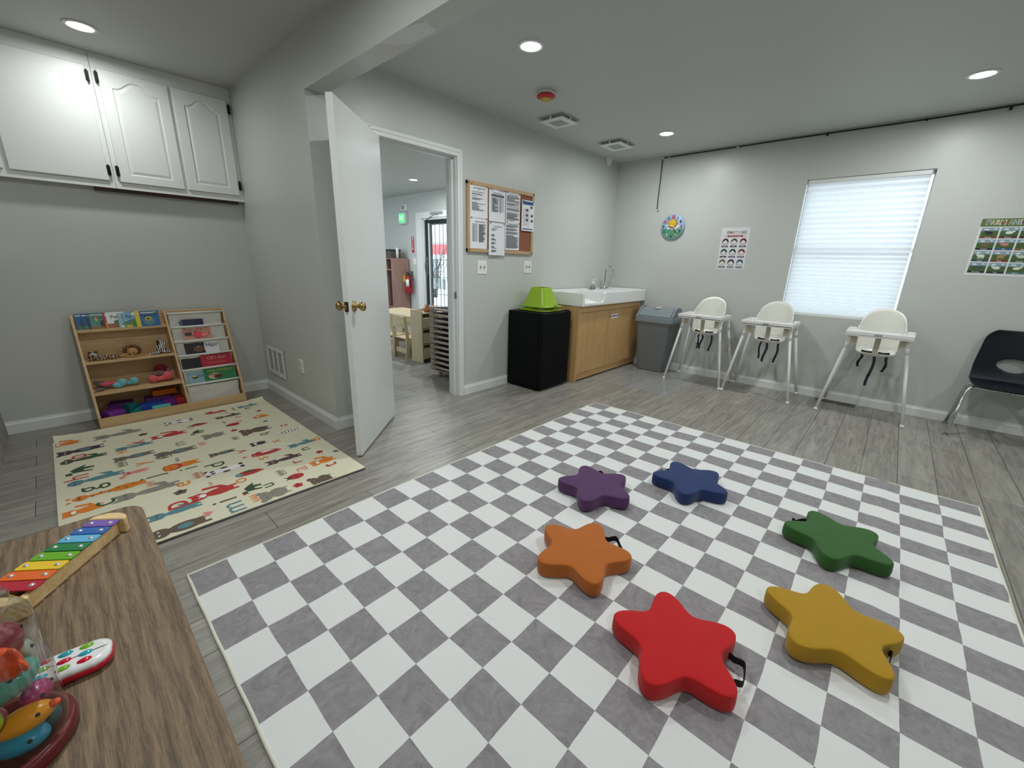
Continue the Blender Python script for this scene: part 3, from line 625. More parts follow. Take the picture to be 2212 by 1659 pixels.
PORC = mat('porcelain', (236, 238, 238), 0.22, coat=.5)
S0, S1, ZB, ZT = -1.432, -.018, .813, .950
sk = thing('utility_sink', 'white moulded sink top with a cut-out front on the maple cabinet', 'sink', (0, 0, 0))
b = MB(); X0, X1 = .012, .545
apr = [(S0, ZB), (S1, ZB), (S1, ZT), (-.985, ZT), (-1.005, ZT - .012), (-1.02, .86), (-1.04, .845), (-1.385, .845), (-1.392, .86), (-1.395, ZT - .014), (-1.408, ZT), (S0, ZT)]
b.prism(apr, X1 - .030, X1, f=lambda x, y, z: (z, x, y))
b.box(X0, X1 - .03, S0, S0 + .028, ZB, ZT); b.box(X0, X1 - .03, S1 - .028, S1, ZB, ZT)
b.box(X0, X0 + .024, S0 + .028, S1 - .028, ZB, ZT)
b.box(X0 + .024, X1 - .03, S0 + .028, S1 - .028, ZB, ZB + .018)
b.box(X0 + .024, .165, S0 + .028, S1 - .028, ZB + .018, ZT - .012)
b.box(.165, X1 - .03, -.98, -.90, ZB + .018, ZT - .014)
b.box(.165, X1 - .03, -.12, S1 - .028, ZB + .018, ZT - .02)
b.build('basin', PORC, sk, bevel=.008, seg=3)
b = MB(); b.box(X0 + .0245, X0 + .026, -1.30, -1.21, .916, .930); ws = thing('warning_sticker', 'tiny dark and red sticker inside the white sink', 'sticker')
b = MB(); b.box(.1652, .1664, -1.24, -1.15, .912, .926, 0); b.box(.1652, .1664, -1.22, -1.17, .900, .905, 1); b.build('sticker_sheet', [mat('sticker_dark', (60, 30, 36), .6), mat('sticker_red', (160, 60, 64), .6)], ws)
b = MB(); nx, ny = 18, 22; vs_ = []
for j in range(ny + 1):
    for i in range(nx + 1):
        u, v = i / nx, j / ny; e = min(1, min(u, 1 - u, v, 1 - v) * 7)
        vs_.append((.24 + .27 * u, -1.37 + .34 * v, .8325 + e * (.016 + .014 * noise.noise(Vector((u * 5, v * 5, 2))) + .012 * math.sin(v * 9 + u * 3))))
b.add(vs_, [(j * (nx + 1) + i, j * (nx + 1) + i + 1, (j + 1) * (nx + 1) + i + 1, (j + 1) * (nx + 1) + i) for j in range(ny) for i in range(nx)], 0, True)
tag(b.build('folded_towel', mat('white_towel', (240, 240, 238), .95, bump=.5, bscale=200), solid=.006), 'crumpled white towel lying in the cut-out part of the sink', 'towel')
fa = thing('faucet', 'chrome gooseneck faucet with two lever handles on the sink', 'faucet', (.098, -.27, ZT - .012))
b = MB(); b.prism(rrect(-.028, .028, -.085, .085, .026, 6), 0, .014); b.lathe([(.022, .014), (.02, .03), (.014, .04), (.0, .04)], n=20); b.build('faucet_base', CHROME, fa, bevel=.003)
pts = [(0, 0, .02), (0, 0, .10), (0, 0, .19)] + [(.055 - .055 * math.cos(a), .0, .19 + .085 * math.sin(a)) for a in [PI * k / 14 for k in range(1, 13)]] + [(.112, 0, .175)]
MB().tube(pts, .0105, 14).build('spout', CHROME, fa); MB().lathe([(.0, 0), (.0125, 0), (.0125, .028), (0, .028)], c=(.1122, 0, .150), n=16).build('aerator', CHROME, fa)
for s_ in (-1, 1):
    h = MB().lathe([(.021, .012), (.022, .022), (.017, .05), (.012, .056), (0, .058)], c=(0, s_ * .058, 0), n=18).build('handle_post', CHROME, fa)
    MB().tube([(0, s_ * .058, .048), (.012, s_ * .075, .060), (.02, s_ * .10, .078), (.02, s_ * .112, .078)], [.007, .0065, .006, .005], 8).build('lever', CHROME, h)
so = thing('soap_bottle', 'small clear soap pump bottle beside the faucet', 'soap bottle', (.085, -.52, ZT - .012))
MB().lathe([(0, 0), (.028, 0), (.031, .005), (.031, .05), (.024, .062), (.012, .070), (0, .070)], n=24, sy=1.1).build('bottle', mat('clear_plastic', (222, 228, 228), .08, trans=.85, ior=1.2), so)
MB().lathe([(0, .002), (.027, .002), (.027, .035), (0, .035)], n=20, sy=1.1).build('liquid_soap', mat('soap_liquid', (196, 204, 206), .2, trans=.5), so)
b = MB(); b.lathe([(0, .068), (.015, .068), (.015, .086), (.006, .09), (.005, .112), (.010, .114), (.010, .122), (0, .124)], n=16); b.box(0, .038, -.005, .005, .113, .121); b.build('pump', WHITE, so, bevel=.001)

BIN = mat('bin_grey', (112, 116, 118), .45, bump=.15, bscale=400); LID = mat('lid_grey', (132, 142, 148), .4)
t = thing('trash_bin', 'grey plastic swing lid trash bin between the sink and the high chairs', 'trash can', (.805, -.158, .0022))
def loft(b, rings, mi=0, cap0=True, cap1=True, sm=True):
    n = len(rings[0]); vs_ = [p for r_ in rings for p in r_]
    fs = [(i * n + k, i * n + (k + 1) % n, (i + 1) * n + (k + 1) % n, (i + 1) * n + k) for i in range(len(rings) - 1) for k in range(n)]
    if cap0: fs.append(tuple(range(n - 1, -1, -1)))
    if cap1: fs.append(tuple(range((len(rings) - 1) * n, len(rings) * n)))
    return b.add(vs_, fs, mi, sm)
def RR(hx, hy, z, r): return [(x, y, z) for x, y in rrect(-hx, hx, -hy, hy, r, 6)]
b = MB(); loft(b, [RR(.158, .112, 0, .04), RR(.165, .118, .008, .045), RR(.215, .14, .60, .03)], sm=False); b.build('bin_body', BIN, t)
b = MB(); loft(b, [RR(.233, .150, .585, .035), RR(.236, .152, .60, .035), RR(.230, .150, .648, .035), RR(.222, .145, .652, .035)], sm=False); b.build('lid_rim', LID, t, bevel=.003)
b = MB(); prof = [(-.138, .652), (-.136, .668), (-.06, .735), (-.02, .752), (.06, .752), (.12, .735), (.138, .652)]
b.prism(prof, -.195, .195, f=lambda x, y, z: (z, x, y)); b.build('swing_flap', LID, t, bevel=.014, seg=3)
for s_ in (-1, 1):
    MB().prism([(-.145, .65), (-.12, .672), (-.045, .745), (.0, .765), (.06, .765), (.125, .745), (.143, .65)], s_ * .20, s_ * .222, f=lambda x, y, z: (z, x, y)).build('lid_side', LID, t, bevel=.004)
rn = Matrix.Translation((0, -.03, .7545)) @ Matrix.Rotation(math.radians(12), 4, 'X')
MB().lathe([(0, 0), (.034, 0), (.034, .0015), (0, .0015)], n=28, M=rn).build('round_sticker', mat('sticker_white', (226, 228, 228), .5), t)
MB().lathe([(.020, .0018), (.017, .0024), (.014, .0018)], n=24, M=rn, c=(0, 0, .0003)).box(-.003, .003, -.008, .008, .0, .0, M=rn).build('recycle_mark', INK, t)

# clear floor mat
m = mat('clear_vinyl', (214, 218, 222), .10, alpha=.22, spec=.8, coat=1.0)
o = MB().prism(rrect(.50, 1.40, -1.12, -.03, .045, 6), .0003, .0020).build('clear_floor_mat', m)
tag(o, 'transparent vinyl floor mat in front of the sink cabinet', 'floor mat')

# ================================================================= HIGH CHAIRS
HCW = mat('highchair_plastic', (240, 240, 232), .22, coat=.4)
HCT = mat('highchair_tray', (240, 240, 238), .25, coat=.3)
LEGM = mat('highchair_leg', (240, 240, 238), .35)
STRAP = mat('strap_webbing', (34, 44, 56), .85)
def shell():
    b = MB(); nt_, nz = 48, 14; vs_ = []
    def Htop(th):   # th: pi/2 = back (+y), -pi/2 = front
        s = math.sin(th); c = math.cos(th)
        if s >= 0: return .762 + .163 * s ** .75
        f = min(1, -s / .35); return .765 - (.765 - .555) * (f * f * (3 - 2 * f))
    for j in range(nz + 1):
        v = j / nz
        for i in range(nt_):
            th = 2 * PI * i / nt_; H = Htop(th); zb = .528
            z = zb + (H - zb) * v
            q = min(1, (z - zb) / .05); rr = .60 + .40 * math.sqrt(max(0, 1 - (1 - q) ** 2)); 
            k = 1 + .25 * max(0, (z - .55)) ; se = .42
            c, s = math.cos(th), math.sin(th)
            pw = .72 + .28 * min(1, max(0, (z - .62) / .13)); ex = abs(c) ** pw * (1 if c > 0 else -1); ey = abs(s) ** .7 * (1 if s > 0 else -1)
            top = max(0, (z - .765) / .16); nar = math.sqrt(max(0.0, 1 - top ** 2)) if s > 0 else 1
            X_ = (.140 + .012 * max(0, 1 - abs(z - .765) / .04)) * rr * k * ex; Y_ = .118 * rr * ey + .06 * (z - .53) * (1 if s > 0 else -.3)
            vs_.append((X_, Y_ + .03, z))
    n = nt_; fs = [(j * n + i, j * n + (i + 1) % n, (j + 1) * n + (i + 1) % n, (j + 1) * n + i) for j in range(nz) for i in range(n)]
    fs.append(tuple(range(n)))
    return b.add(vs_, fs, 0, True)
FX, FYF, FYR = .296, -.232, .218
def make_highchair(label):
    t = thing('high_chair', label, 'high chair', group='white high chairs along the window wall')
    shell().build('seat_shell', HCW, t, solid=.005)
    for sx in (-1, 1):
        for fy, ty in ((FYF, -.165), (FYR, .105)):
            p0 = Vector((sx * FX, fy, .012)); p1 = Vector((sx * .190, ty, .655))
            pm = p0.lerp(p1, .93)
            l = MB().tube([p0, pm], [.0125, .0125], 14).tube([p0.lerp(p1, .9), p1], [.0150, .0165], 14).build('leg', LEGM, t)
            MB().lathe([(0, 0), (.012, 0), (.016, .006), (.0165, .016), (.014, .024), (0, .025)], c=(sx * FX, fy, 0), n=16).build('foot_cap', HCT, l)
        arch = [(-.185, .640), (-.150, .640), (-.135, .668), (-.10, .690), (-.03, .700), (.04, .690), (.075, .668), (.088, .640), (.122, .640), (.112, .714), (-.185, .714)]
        MB().prism(arch, sx * .176, sx * .204, f=lambda x, y, z: (z, x, y)).build('side_bracket', HCW, t, bevel=.004)
        MB().box(min(sx * .135, sx * .19), max(sx * .135, sx * .19), -.178, -.172, .625, .714).build('front_bracket', mat('bracket_ivory', (206, 198, 180), .4), t, bevel=.002)
    # tray
    b = MB(); zt = .715
    outl = [(-.216, -.275), (.216, -.275), (.222, .075), (.165, .075), (.165, -.02), (.135, -.075), (-.135, -.075), (-.165, -.02), (-.165, .075), (-.222, .075)]
    b.prism(outl, zt, zt + .012)
    wl = [((-.216, -.275), (.216, -.275)), ((.216, -.275), (.222, .075)), ((-.222, .075), (-.216, -.275)), ((.222, .075), (.165, .075)), ((-.165, .075), (-.222, .075))]
    for (xa, ya), (xb, yb) in wl:
        d = Vector((xb - xa, yb - ya, 0)).normalized(); n_ = Vector((-d.y, d.x, 0)) * .012; q = [Vector((xa, ya, 0)), Vector((xb, yb, 0)), Vector((xb, yb, 0)) + n_, Vector((xa, ya, 0)) + n_]
        b.prism([(p.x, p.y) for p in q], zt - .006, zt + .036)
    b.prism([(.135, -.087), (-.135, -.087), (-.135, -.075), (.135, -.075)], zt, zt + .026)
    for s_ in (-1, 1): b.prism([(s_ * .153, .063), (s_ * .165, .063), (s_ * .165, -.02), (s_ * .135, -.075), (s_ * .128, -.066), (s_ * .153, -.014)], zt, zt + .026)
    tr = b.build('tray', HCT, t, bevel=.003)
    b = MB(); b.box(-.028, .022, -.2765, -.2750, .724, .742, 0)
    for x in (-.019, -.003, .013): b.lathe([(0, 0), (.0055, 0), (.0055, .001), (0, .001)], c=(x, -.2765, .733), n=10, M=Matrix.Rotation(PI / 2, 4, 'X'), mi=1)
    b.build('tray_label', [mat('label_silver', (206, 208, 208), .5), INK], tr)
    MB().prism([(-.020, .540), (.016, .540), (.020, .715), (-.020, .715)], -.118, -.108, f=lambda x, y, z: (x, z + (.715 - y) * .12 - .01, y)).build('crotch_post', mat('bracket_ivory', (206, 198, 180), .4), t, bevel=.003)
    for s_ in (-1, 1):
        MB().ribbon([(s_ * .020, -.062, .560), (s_ * .055, -.055, .556), (s_ * .095, -.035, .560)], (0, .02, .016), .004).build('lap_strap', STRAP, t)
    return t
def straps(t, specs):
    for x, y, L, kn in specs:
        pts = [(x, y, .532)]
        for k in range(1, 9):
            q = k / 8; pts.append((x + .008 * math.sin(q * 5 + x * 60) - .006 * q, y - .01 * q + .006 * math.sin(q * 7), .532 - L * q))
        a = .6 * math.sin(x * 40)
        s_ = MB().ribbon(pts, (.020 * math.cos(a), .020 * math.sin(a), 0), .003)
        s_.build('hanging_strap', STRAP, t)
        if kn: MB().ell((pts[5][0], pts[5][1], pts[5][2]), (.012, .010, .009), 10, 8).build('strap_buckle', BLACK, t)
HY = -.262
h1 = make_highchair('white high chair nearest the grey trash bin'); h1.location = (1.395, HY, 0)
h2 = dup(h1, (2.015, HY, 0), math.radians(0), 'middle white high chair, its back touching the left edge of the window')
h3 = dup(h1, (2.833, HY, 0), math.radians(-1), 'white high chair on the right, above the floor register')
straps(h1, [(-.03, -.085, .155, True), (.008, -.10, .150, False), (.095, -.06, .175, True)])
straps(h2, [(-.05, -.07, .165, False), (.005, -.10, .19, False), (.095, -.06, .19, True)])
straps(h3, [(-.085, -.05, .11, True), (.004, -.10, .26, True), (.085, -.05, .13, True)])

# ================================================================= NAVY CHAIR
NAVY = mat('navy_plastic', (10, 14, 30), .45, bump=.1, bscale=400)
t = thing('stacking_chair', 'navy plastic school chair with chrome legs at the right edge', 'chair', (3.655, -.245, 0), math.radians(-3))
b = MB(); nu, nv = 24, 34; vs_ = []; fs = []
def chair_pt(u, v):   # u -1..1 across, v 0..1 from seat front to back top
    if v < .5: q = v / .5; y = -.205 + .36 * q; z = .415 - .012 * math.sin(q * PI) + .012 * (1 - q); hw = .205 + .018 * q
    else:
        q = (v - .5) / .5; k = min(1, q / .22); y = .155 + .030 * math.sin(k * PI / 2) + .030 * q; z = .415 + .035 * k * k + .385 * max(0, q - .04) ; hw = .222 - .035 * max(0, q - .3)
    if v < .06: hw *= .93 + v
    if v > .90: hw *= math.sqrt(max(0, 1 - ((v - .90) / .10) ** 2 * .42))
    x = u * hw; cv = u * u
    if v < .5: z += .018 * cv * (v / .5); 
    else: y -= .028 * cv
    if v < .04: z -= .012
    return Vector((x, y, z))
for j in range(nv + 1):
    for i in range(nu + 1): vs_.append(chair_pt(2 * i / nu - 1, j / nv))
cu_, cv_ = 0.0, .655
for j in range(nv):
    for i in range(nu):
        u = 2 * (i + .5) / nu - 1; v = (j + .5) / nv
        if ((u - cu_) / .46) ** 2 + ((v - cv_) / .062) ** 2 < 1: continue
        fs.append((j * (nu + 1) + i, j * (nu + 1) + i + 1, (j + 1) * (nu + 1) + i + 1, (j + 1) * (nu + 1) + i))
# snap hole border vertices onto the ellipse
used = {}
for f_ in fs:
    for q in f_: used[q] = used.get(q, 0) + 1
for j in range(1, nv):
    for i in range(1, nu):
        k = j * (nu + 1) + i
        if 0 < used.get(k, 0) < 4:
            u = 2 * i / nu - 1; v = j / nv; a = math.atan2((v - cv_) / .062, (u - cu_) / .46); vs_[k] = chair_pt(cu_ + .46 * math.cos(a), cv_ + .062 * math.sin(a))
b.add(vs_, fs, 0, True); b.build('seat_shell', NAVY, t, solid=.006, sub=1)
for s_ in (-1, 1):
    for y0, yf in ((-.10, -.215), (.08, .195)):
        x1 = s_ * .262
        l = MB().tube([(0, y0, .385), (s_ * .12, y0, .388), (s_ * .185, y0, .392), (s_ * .212, y0 - .004 * s_, .380), (s_ * .225, y0 + (yf - y0) * .12, .350), (s_ * .243, y0 + (yf - y0) * .5, .18), (x1, yf, .012)], .0115, 14).build('leg', CHROME, t)
        MB().lathe([(0, 0), (.017, 0), (.018, .006), (.010, .012), (0, .012)], c=(x1, yf, 0), n=18).build('glide', STEEL, l)
MB().tube([(-.13, -.1, .385), (-.13, .08, .385)], .010, 10).tube([(.13, -.1, .385), (.13, .08, .385)], .010, 10).build('seat_brace', CHROME, t)

# ================================================================= CHECKERED RUG + STARS
SX, SY, RX, RY, RA = .161396, .132702, 1.02208, -1.8393, .00363
rug = thing('checkered_rug', 'large grey and white checkered plush rug in the middle of the room', 'rug', (RX, RY, 0), RA)
CW, CH = 15 * SX, 23 * SY; b = MB(); nx, ny = 130, 160; vs_ = []
def rugz(x, y):
    n = noise.noise(Vector((x * 2.2, y * 2.2, 0))) + .5 * noise.noise(Vector((x * 5.5, y * 4.5, 3)))
    e = min(1, min(x, CW - x, -y, CH + y) / .1)
    return .0085 + .0052 * n * max(0, e) + .0025 * math.exp(-((y + .33 + .22 * x) / .05) ** 2) + .003 * math.exp(-((x - 2.02) / .03) ** 2)
for j in range(ny + 1):
    for i in range(nx + 1):
        x = CW * i / nx; y = -CH * j / ny; vs_.append((x, y, rugz(x, y)))
b.add(vs_, [(j * (nx + 1) + i, (j + 1) * (nx + 1) + i, (j + 1) * (nx + 1) + i + 1, j * (nx + 1) + i + 1) for j in range(ny) for i in range(nx)], 0, True)
b.build('plush_pile', checker_mat(SX, SY, 15, 23), rug)
pts = []; N = 60
for a, c in (((0, 0), (CW, 0)), ((CW, 0), (CW, -CH)), ((CW, -CH), (0, -CH)), ((0, -CH), (0, 0))):
    for k in range(N): q = k / N; pts.append((a[0] + (c[0] - a[0]) * q + .0008 * math.sin(k * .9), a[1] + (c[1] - a[1]) * q + .0008 * math.sin(k * 1.1), .0055))
pts.append(pts[0]); MB().tube(pts, .0055, 8).build('edge_binding', mat('binding_cream', (222, 222, 208), .9), rug)
MB().box(-.012, .004, -.16, -.125, .004, .009).build('care_label', PAPER, rug)

def star(name, c, ang, col, label, strap_dir, lift=.055, zr=0):
    t = thing('star_cushion', label, 'cushion', (c[0], c[1], .0125), 0, group='six star shaped floor cushions on the rug')
    m_ = mat('fabric_' + name, col, .85, bump=.35, bscale=500, vary=.06, vscale=18, sheen=.15)
    n = 120; H = .066; b = MB(); rings = []
    def R_(th, inset): 
        f = th - math.radians(ang); r = .1640 + .0375 * math.cos(5 * f) + .0035 * math.cos(10 * f); return r - inset
    for z, ins in ((.000, .010), (.003, .003), (.010, .0), (.030, -.0015), (.056, .0), (.0630, .0008), (.0655, .0030), (.0665, .008), (.0675, .03)):
        rings.append([(R_(2 * PI * k / n, ins) * math.cos(2 * PI * k / n), R_(2 * PI * k / n, ins) * math.sin(2 * PI * k / n), z + .0012 * math.sin(k * .7) * (1 if .005 < z < .06 else 0)) for k in range(n)])
    for q in (.66, .33): rings.append([(x * q, y * q, .0705 - .003 * q) for x, y, z in rings[8][:n]])
    loft(b, rings, 0, True, True); b.build('cushion_body', m_, t)
    a = math.radians(strap_dir); u = Vector((math.cos(a), math.sin(a), 0)); v = Vector((-u.y, u.x, 0))
    r0 = R_(a, 0)
    pts = []
    for k in range(13):
        q = -1 + 2 * k / 12; pts.append(u * (r0 + .012 + lift * (1 - q ** 4)) + v * (q * .052) + Vector((0, 0, .030 + .012 * math.sin(q * 4))))
    pts[0] = u * (r0 + .018) + v * -.056 + Vector((0, 0, .03)); pts[-1] = u * (r0 + .018) + v * .056 + Vector((0, 0, .03))
    MB().ribbon(pts, (0, 0, .024), .0025).build('carry_strap', mat('black_webbing', (18, 18, 20), .9), t)
star('red', (2.580, -3.892), 52, (192, 12, 20), 'red star cushion on the rug, nearest the camera', 16)
star('orange', (2.111, -3.732), 30, (178, 98, 28), 'orange star cushion on the rug', 66)
star('purple', (1.865, -3.219), 69, (82, 46, 92), 'purple star cushion on the rug', 105, .03)
star('blue', (2.221, -2.785), 65, (24, 48, 100), 'navy blue star cushion on the rug', 173, .03)
star('green', (2.899, -2.847), 52, (44, 92, 34), 'green star cushion on the rug', 160, .04)
star('yellow', (2.943, -3.451), 30, (174, 134, 14), 'mustard yellow star cushion on the rug', -6, .012)

# ================================================================= PLAY MAT
MATP = [('cat', -0.94, -5.17, 0.2, 'o'), ('bear', -0.75, -5.11, 0.3, 'dk'), ('croc', -0.58, -5.11, 0.3, 'gn'), ('dino', -0.4, -5.14, 0.2, 'gn'), ('croc', -0.21, -5.08, 0.34, 'te'), ('giraffe', 0.01, -5.05, 0.44, 'o'), ('cat', 0.16, -5.14, 0.2, 'o'), ('wolf', -0.92, -4.92, 0.34, 'gy'), ('dog', -0.6, -4.87, 0.26, 'te'), ('bear', -0.42, -4.89, 0.27, 'gb'), ('bear', -0.32, -4.7, 0.3, 'gb'), ('leafs', -0.31, -4.77, 0.14, 'gn'), ('fox', -0.67, -4.68, 0.27, 'r'), ('lion', -0.08, -4.71, 0.24, 'o'), ('pig', -0.16, -4.91, 0.16, 'pk'), ('dog', 0.15, -4.9, 0.38, 'gy'), ('dog', 0.48, -4.84, 0.3, 'te'), ('fox', 0.41, -4.66, 0.3, 'r'), ('bear', 0.65, -4.85, 0.33, 'br'), ('panda', 0.16, -4.55, 0.28, 'w'), ('panda', -0.92, -4.58, 0.24, 'w'), ('bird', -0.76, -4.49, 0.16, 'r'), ('bird', 0.3, -4.46, 0.2, 'r'), ('elephant', -0.46, -4.46, 0.18, 'gy'), ('elephant', 0.64, -4.44, 0.2, 'gy'), ('bear', -0.1, -4.5, 0.2, 'br'), ('ox', -0.36, -4.23, 0.26, 'br'), ('monkey', -0.1, -4.29, 0.13, 'dk'), ('parrot', 0.08, -4.3, 0.24, 'r'), ('dog', 0.26, -4.26, 0.28, 'db'), ('dog', -0.81, -4.29, 0.24, 'db'), ('zebra', -0.18, -4.07, 0.24, 'w'), ('wolf', 0.1, -4.09, 0.24, 'te'), ('wolf', -0.97, -4.11, 0.2, 'te'), ('cat', -0.63, -4.11, 0.15, 'o'), ('cat', 0.45, -4.1, 0.2, 'o'), ('cat', 0.1, -3.97, 0.12, 'o'), ('parrot', -0.98, -4.33, 0.2, 'r'), ('hog', 0.67, -4.2, 0.17, 'br'), ('dino', 0.5, -4.52, 0.17, 'gn'), ('dino', -0.6, -4.54, 0.14, 'gn'), ('bug', 0.53, -4.29, 0.13, 'r'), ('bug', -0.59, -4.31, 0.12, 'r'), ('flower', 0.64, -4.32, 0.07, 'r'), ('flower', 0.28, -4.78, 0.08, 'br'), ('flower', -0.8, -4.8, 0.07, 'br'), ('flower', 0.31, -4.06, 0.06, 'r'), ('flower', -0.78, -4.08, 0.05, 'r'), ('flower', -0.46, -4.34, 0.06, 'r'), ('heart', 0.61, -4.73, 0.07, 'pk'), ('heart', -0.12, -4.97, 0.05, 'pk'), ('heart', 0.07, -4.42, 0.05, 'pk'), ('heart', 0.54, -4.55, 0.04, 'r'), ('flower', 0.37, -3.98, 0.05, 'te'), ('flower', -0.5, -4.12, 0.05, 'te'), ('leafs', -0.3, -4.38, 0.08, 'gn'), ('leafs', 0.43, -4.34, 0.09, 'gn'), ('leafs', 0.07, -4.88, 0.08, 'o'), ('leafs', -0.33, -4.96, 0.1, 'gn'), ('leafs', -0.56, -4.94, 0.1, 'o'), ('leafs', 0.62, -4.53, 0.1, 'o'), ('leafs', 0.13, -4.68, 0.1, 'r'), ('Lp', 0.42, -4.83, 0.16, 'r'), ('Ln', -0.91, -4.13, 0.09, 'gn'), ('Lr', -0.74, -4.24, 0.08, 'r'), ('La', -0.63, -4.27, 0.08, 'pk'), ('Lz', -0.32, -4.06, 0.09, 'r'), ('Lm', 0.64, -4.63, 0.14, 'te'), ('Le', 0.19, -4.76, 0.12, 'o'), ('Lo', 0.37, -4.53, 0.1, 'o'), ('Lo', -0.74, -4.55, 0.08, 'o'), ('Ld', 0.06, -4.57, 0.13, 'gn'), ('Lv', -0.04, -4.41, 0.1, 'r'), ('Lu', 0.53, -4.44, 0.1, 'gn'), ('Ls', 0.16, -4.35, 0.1, 'o'), ('Lx', -0.06, -4.2, 0.09, 'o'), ('Lg', -0.08, -5.11, 0.15, 'gn'), ('Lc', 0.15, -5.07, 0.14, 'gn'), ('Lh', -0.29, -5.14, 0.13, 'r'), ('Lj', -0.02, -4.86, 0.13, 'gn'), ('Lw', -0.35, -4.56, 0.09, 'pk'), ('Lm', -0.45, -4.66, 0.1, 'gy'), ('Lr', 0.35, -4.22, 0.1, 'r'), ('La', 0.46, -4.24, 0.12, 'pk'), ('Lt', 0.53, -4.09, 0.12, 'r'), ('Ln', 0.2, -4.11, 0.1, 'gn'), ('Lb', -0.64, -5.13, 0.13, 'r'), ('Li', 0.0, -4.69, 0.12, 'gn'), ('Lk', -0.66, -4.85, 0.12, 'r'), ('Ly', -0.26, -4.88, 0.11, 'o'), ('Lq', -0.24, -4.22, 0.09, 'gn'), ('Li', 0.54, -4.64, 0.15, 'br'), ('Lr', 0.46, -4.67, 0.01, 'r')]
MC = dict(o=(226, 128, 40), dk=(74, 52, 62), gn=(58, 84, 58), te=(92, 138, 148), gy=(140, 138, 128), gb=(116, 106, 96), r=(188, 58, 56), pk=(224, 140, 132), br=(104, 88, 74), db=(92, 68, 66), w=(240, 240, 236))
mk = list(MC); pm = thing('play_mat', 'cream play mat printed with animals and letters in the book corner', 'play mat', (0, 0, 0))
MX0, MX1, MY0, MY1 = -1.085, .708, -5.225, -3.955; ZM = .0115
def matz(x, y):
    e = max(0, 1 - (x - MX0) / .10); c = max(0, 1 - (y - MY0) / .12) + max(0, 1 - (MY1 - y) / .12)
    f = max(0, 1 - (MX1 - x) / .05)
    return ZM + .028 * e * e * (.35 + c) + .002 * noise.noise(Vector((x * 3, y * 3, 1))) 
b = MB(); nx, ny = 60, 44; vs_ = []
for z0 in (0, 1):
    for j in range(ny + 1):
        for i in range(nx + 1):
            x = MX0 + (MX1 - MX0) * i / nx; y = MY0 + (MY1 - MY0) * j / ny
            # rounded far corners
            if i < 3 and (j < 3 or j > ny - 3): x += .012 * (3 - i) * .3; y += (.012 if j < 3 else -.012) * .5
            zt = matz(x, y); vs_.append((x, y, zt if z0 else zt - .0095))
o1 = (nx + 1) * (ny + 1); fs = []
for j in range(ny):
    for i in range(nx):
        k = j * (nx + 1) + i; q = (k, k + 1, k + nx + 2, k + nx + 1); fs.append(tuple(i_ + o1 for i_ in q)); fs.append(q[::-1])
for i in range(nx): fs.append((i, i + 1, i + 1 + o1, i + o1)); k = ny * (nx + 1) + i; fs.append((k + 1, k, k + o1, k + 1 + o1))
for j in range(ny): k = j * (nx + 1); fs.append((k + nx + 1, k, k + o1, k + nx + 1 + o1)); k += nx; fs.append((k, k + nx + 1, k + nx + 1 + o1, k + o1))
b.add(vs_, fs, 0)
sheet = b
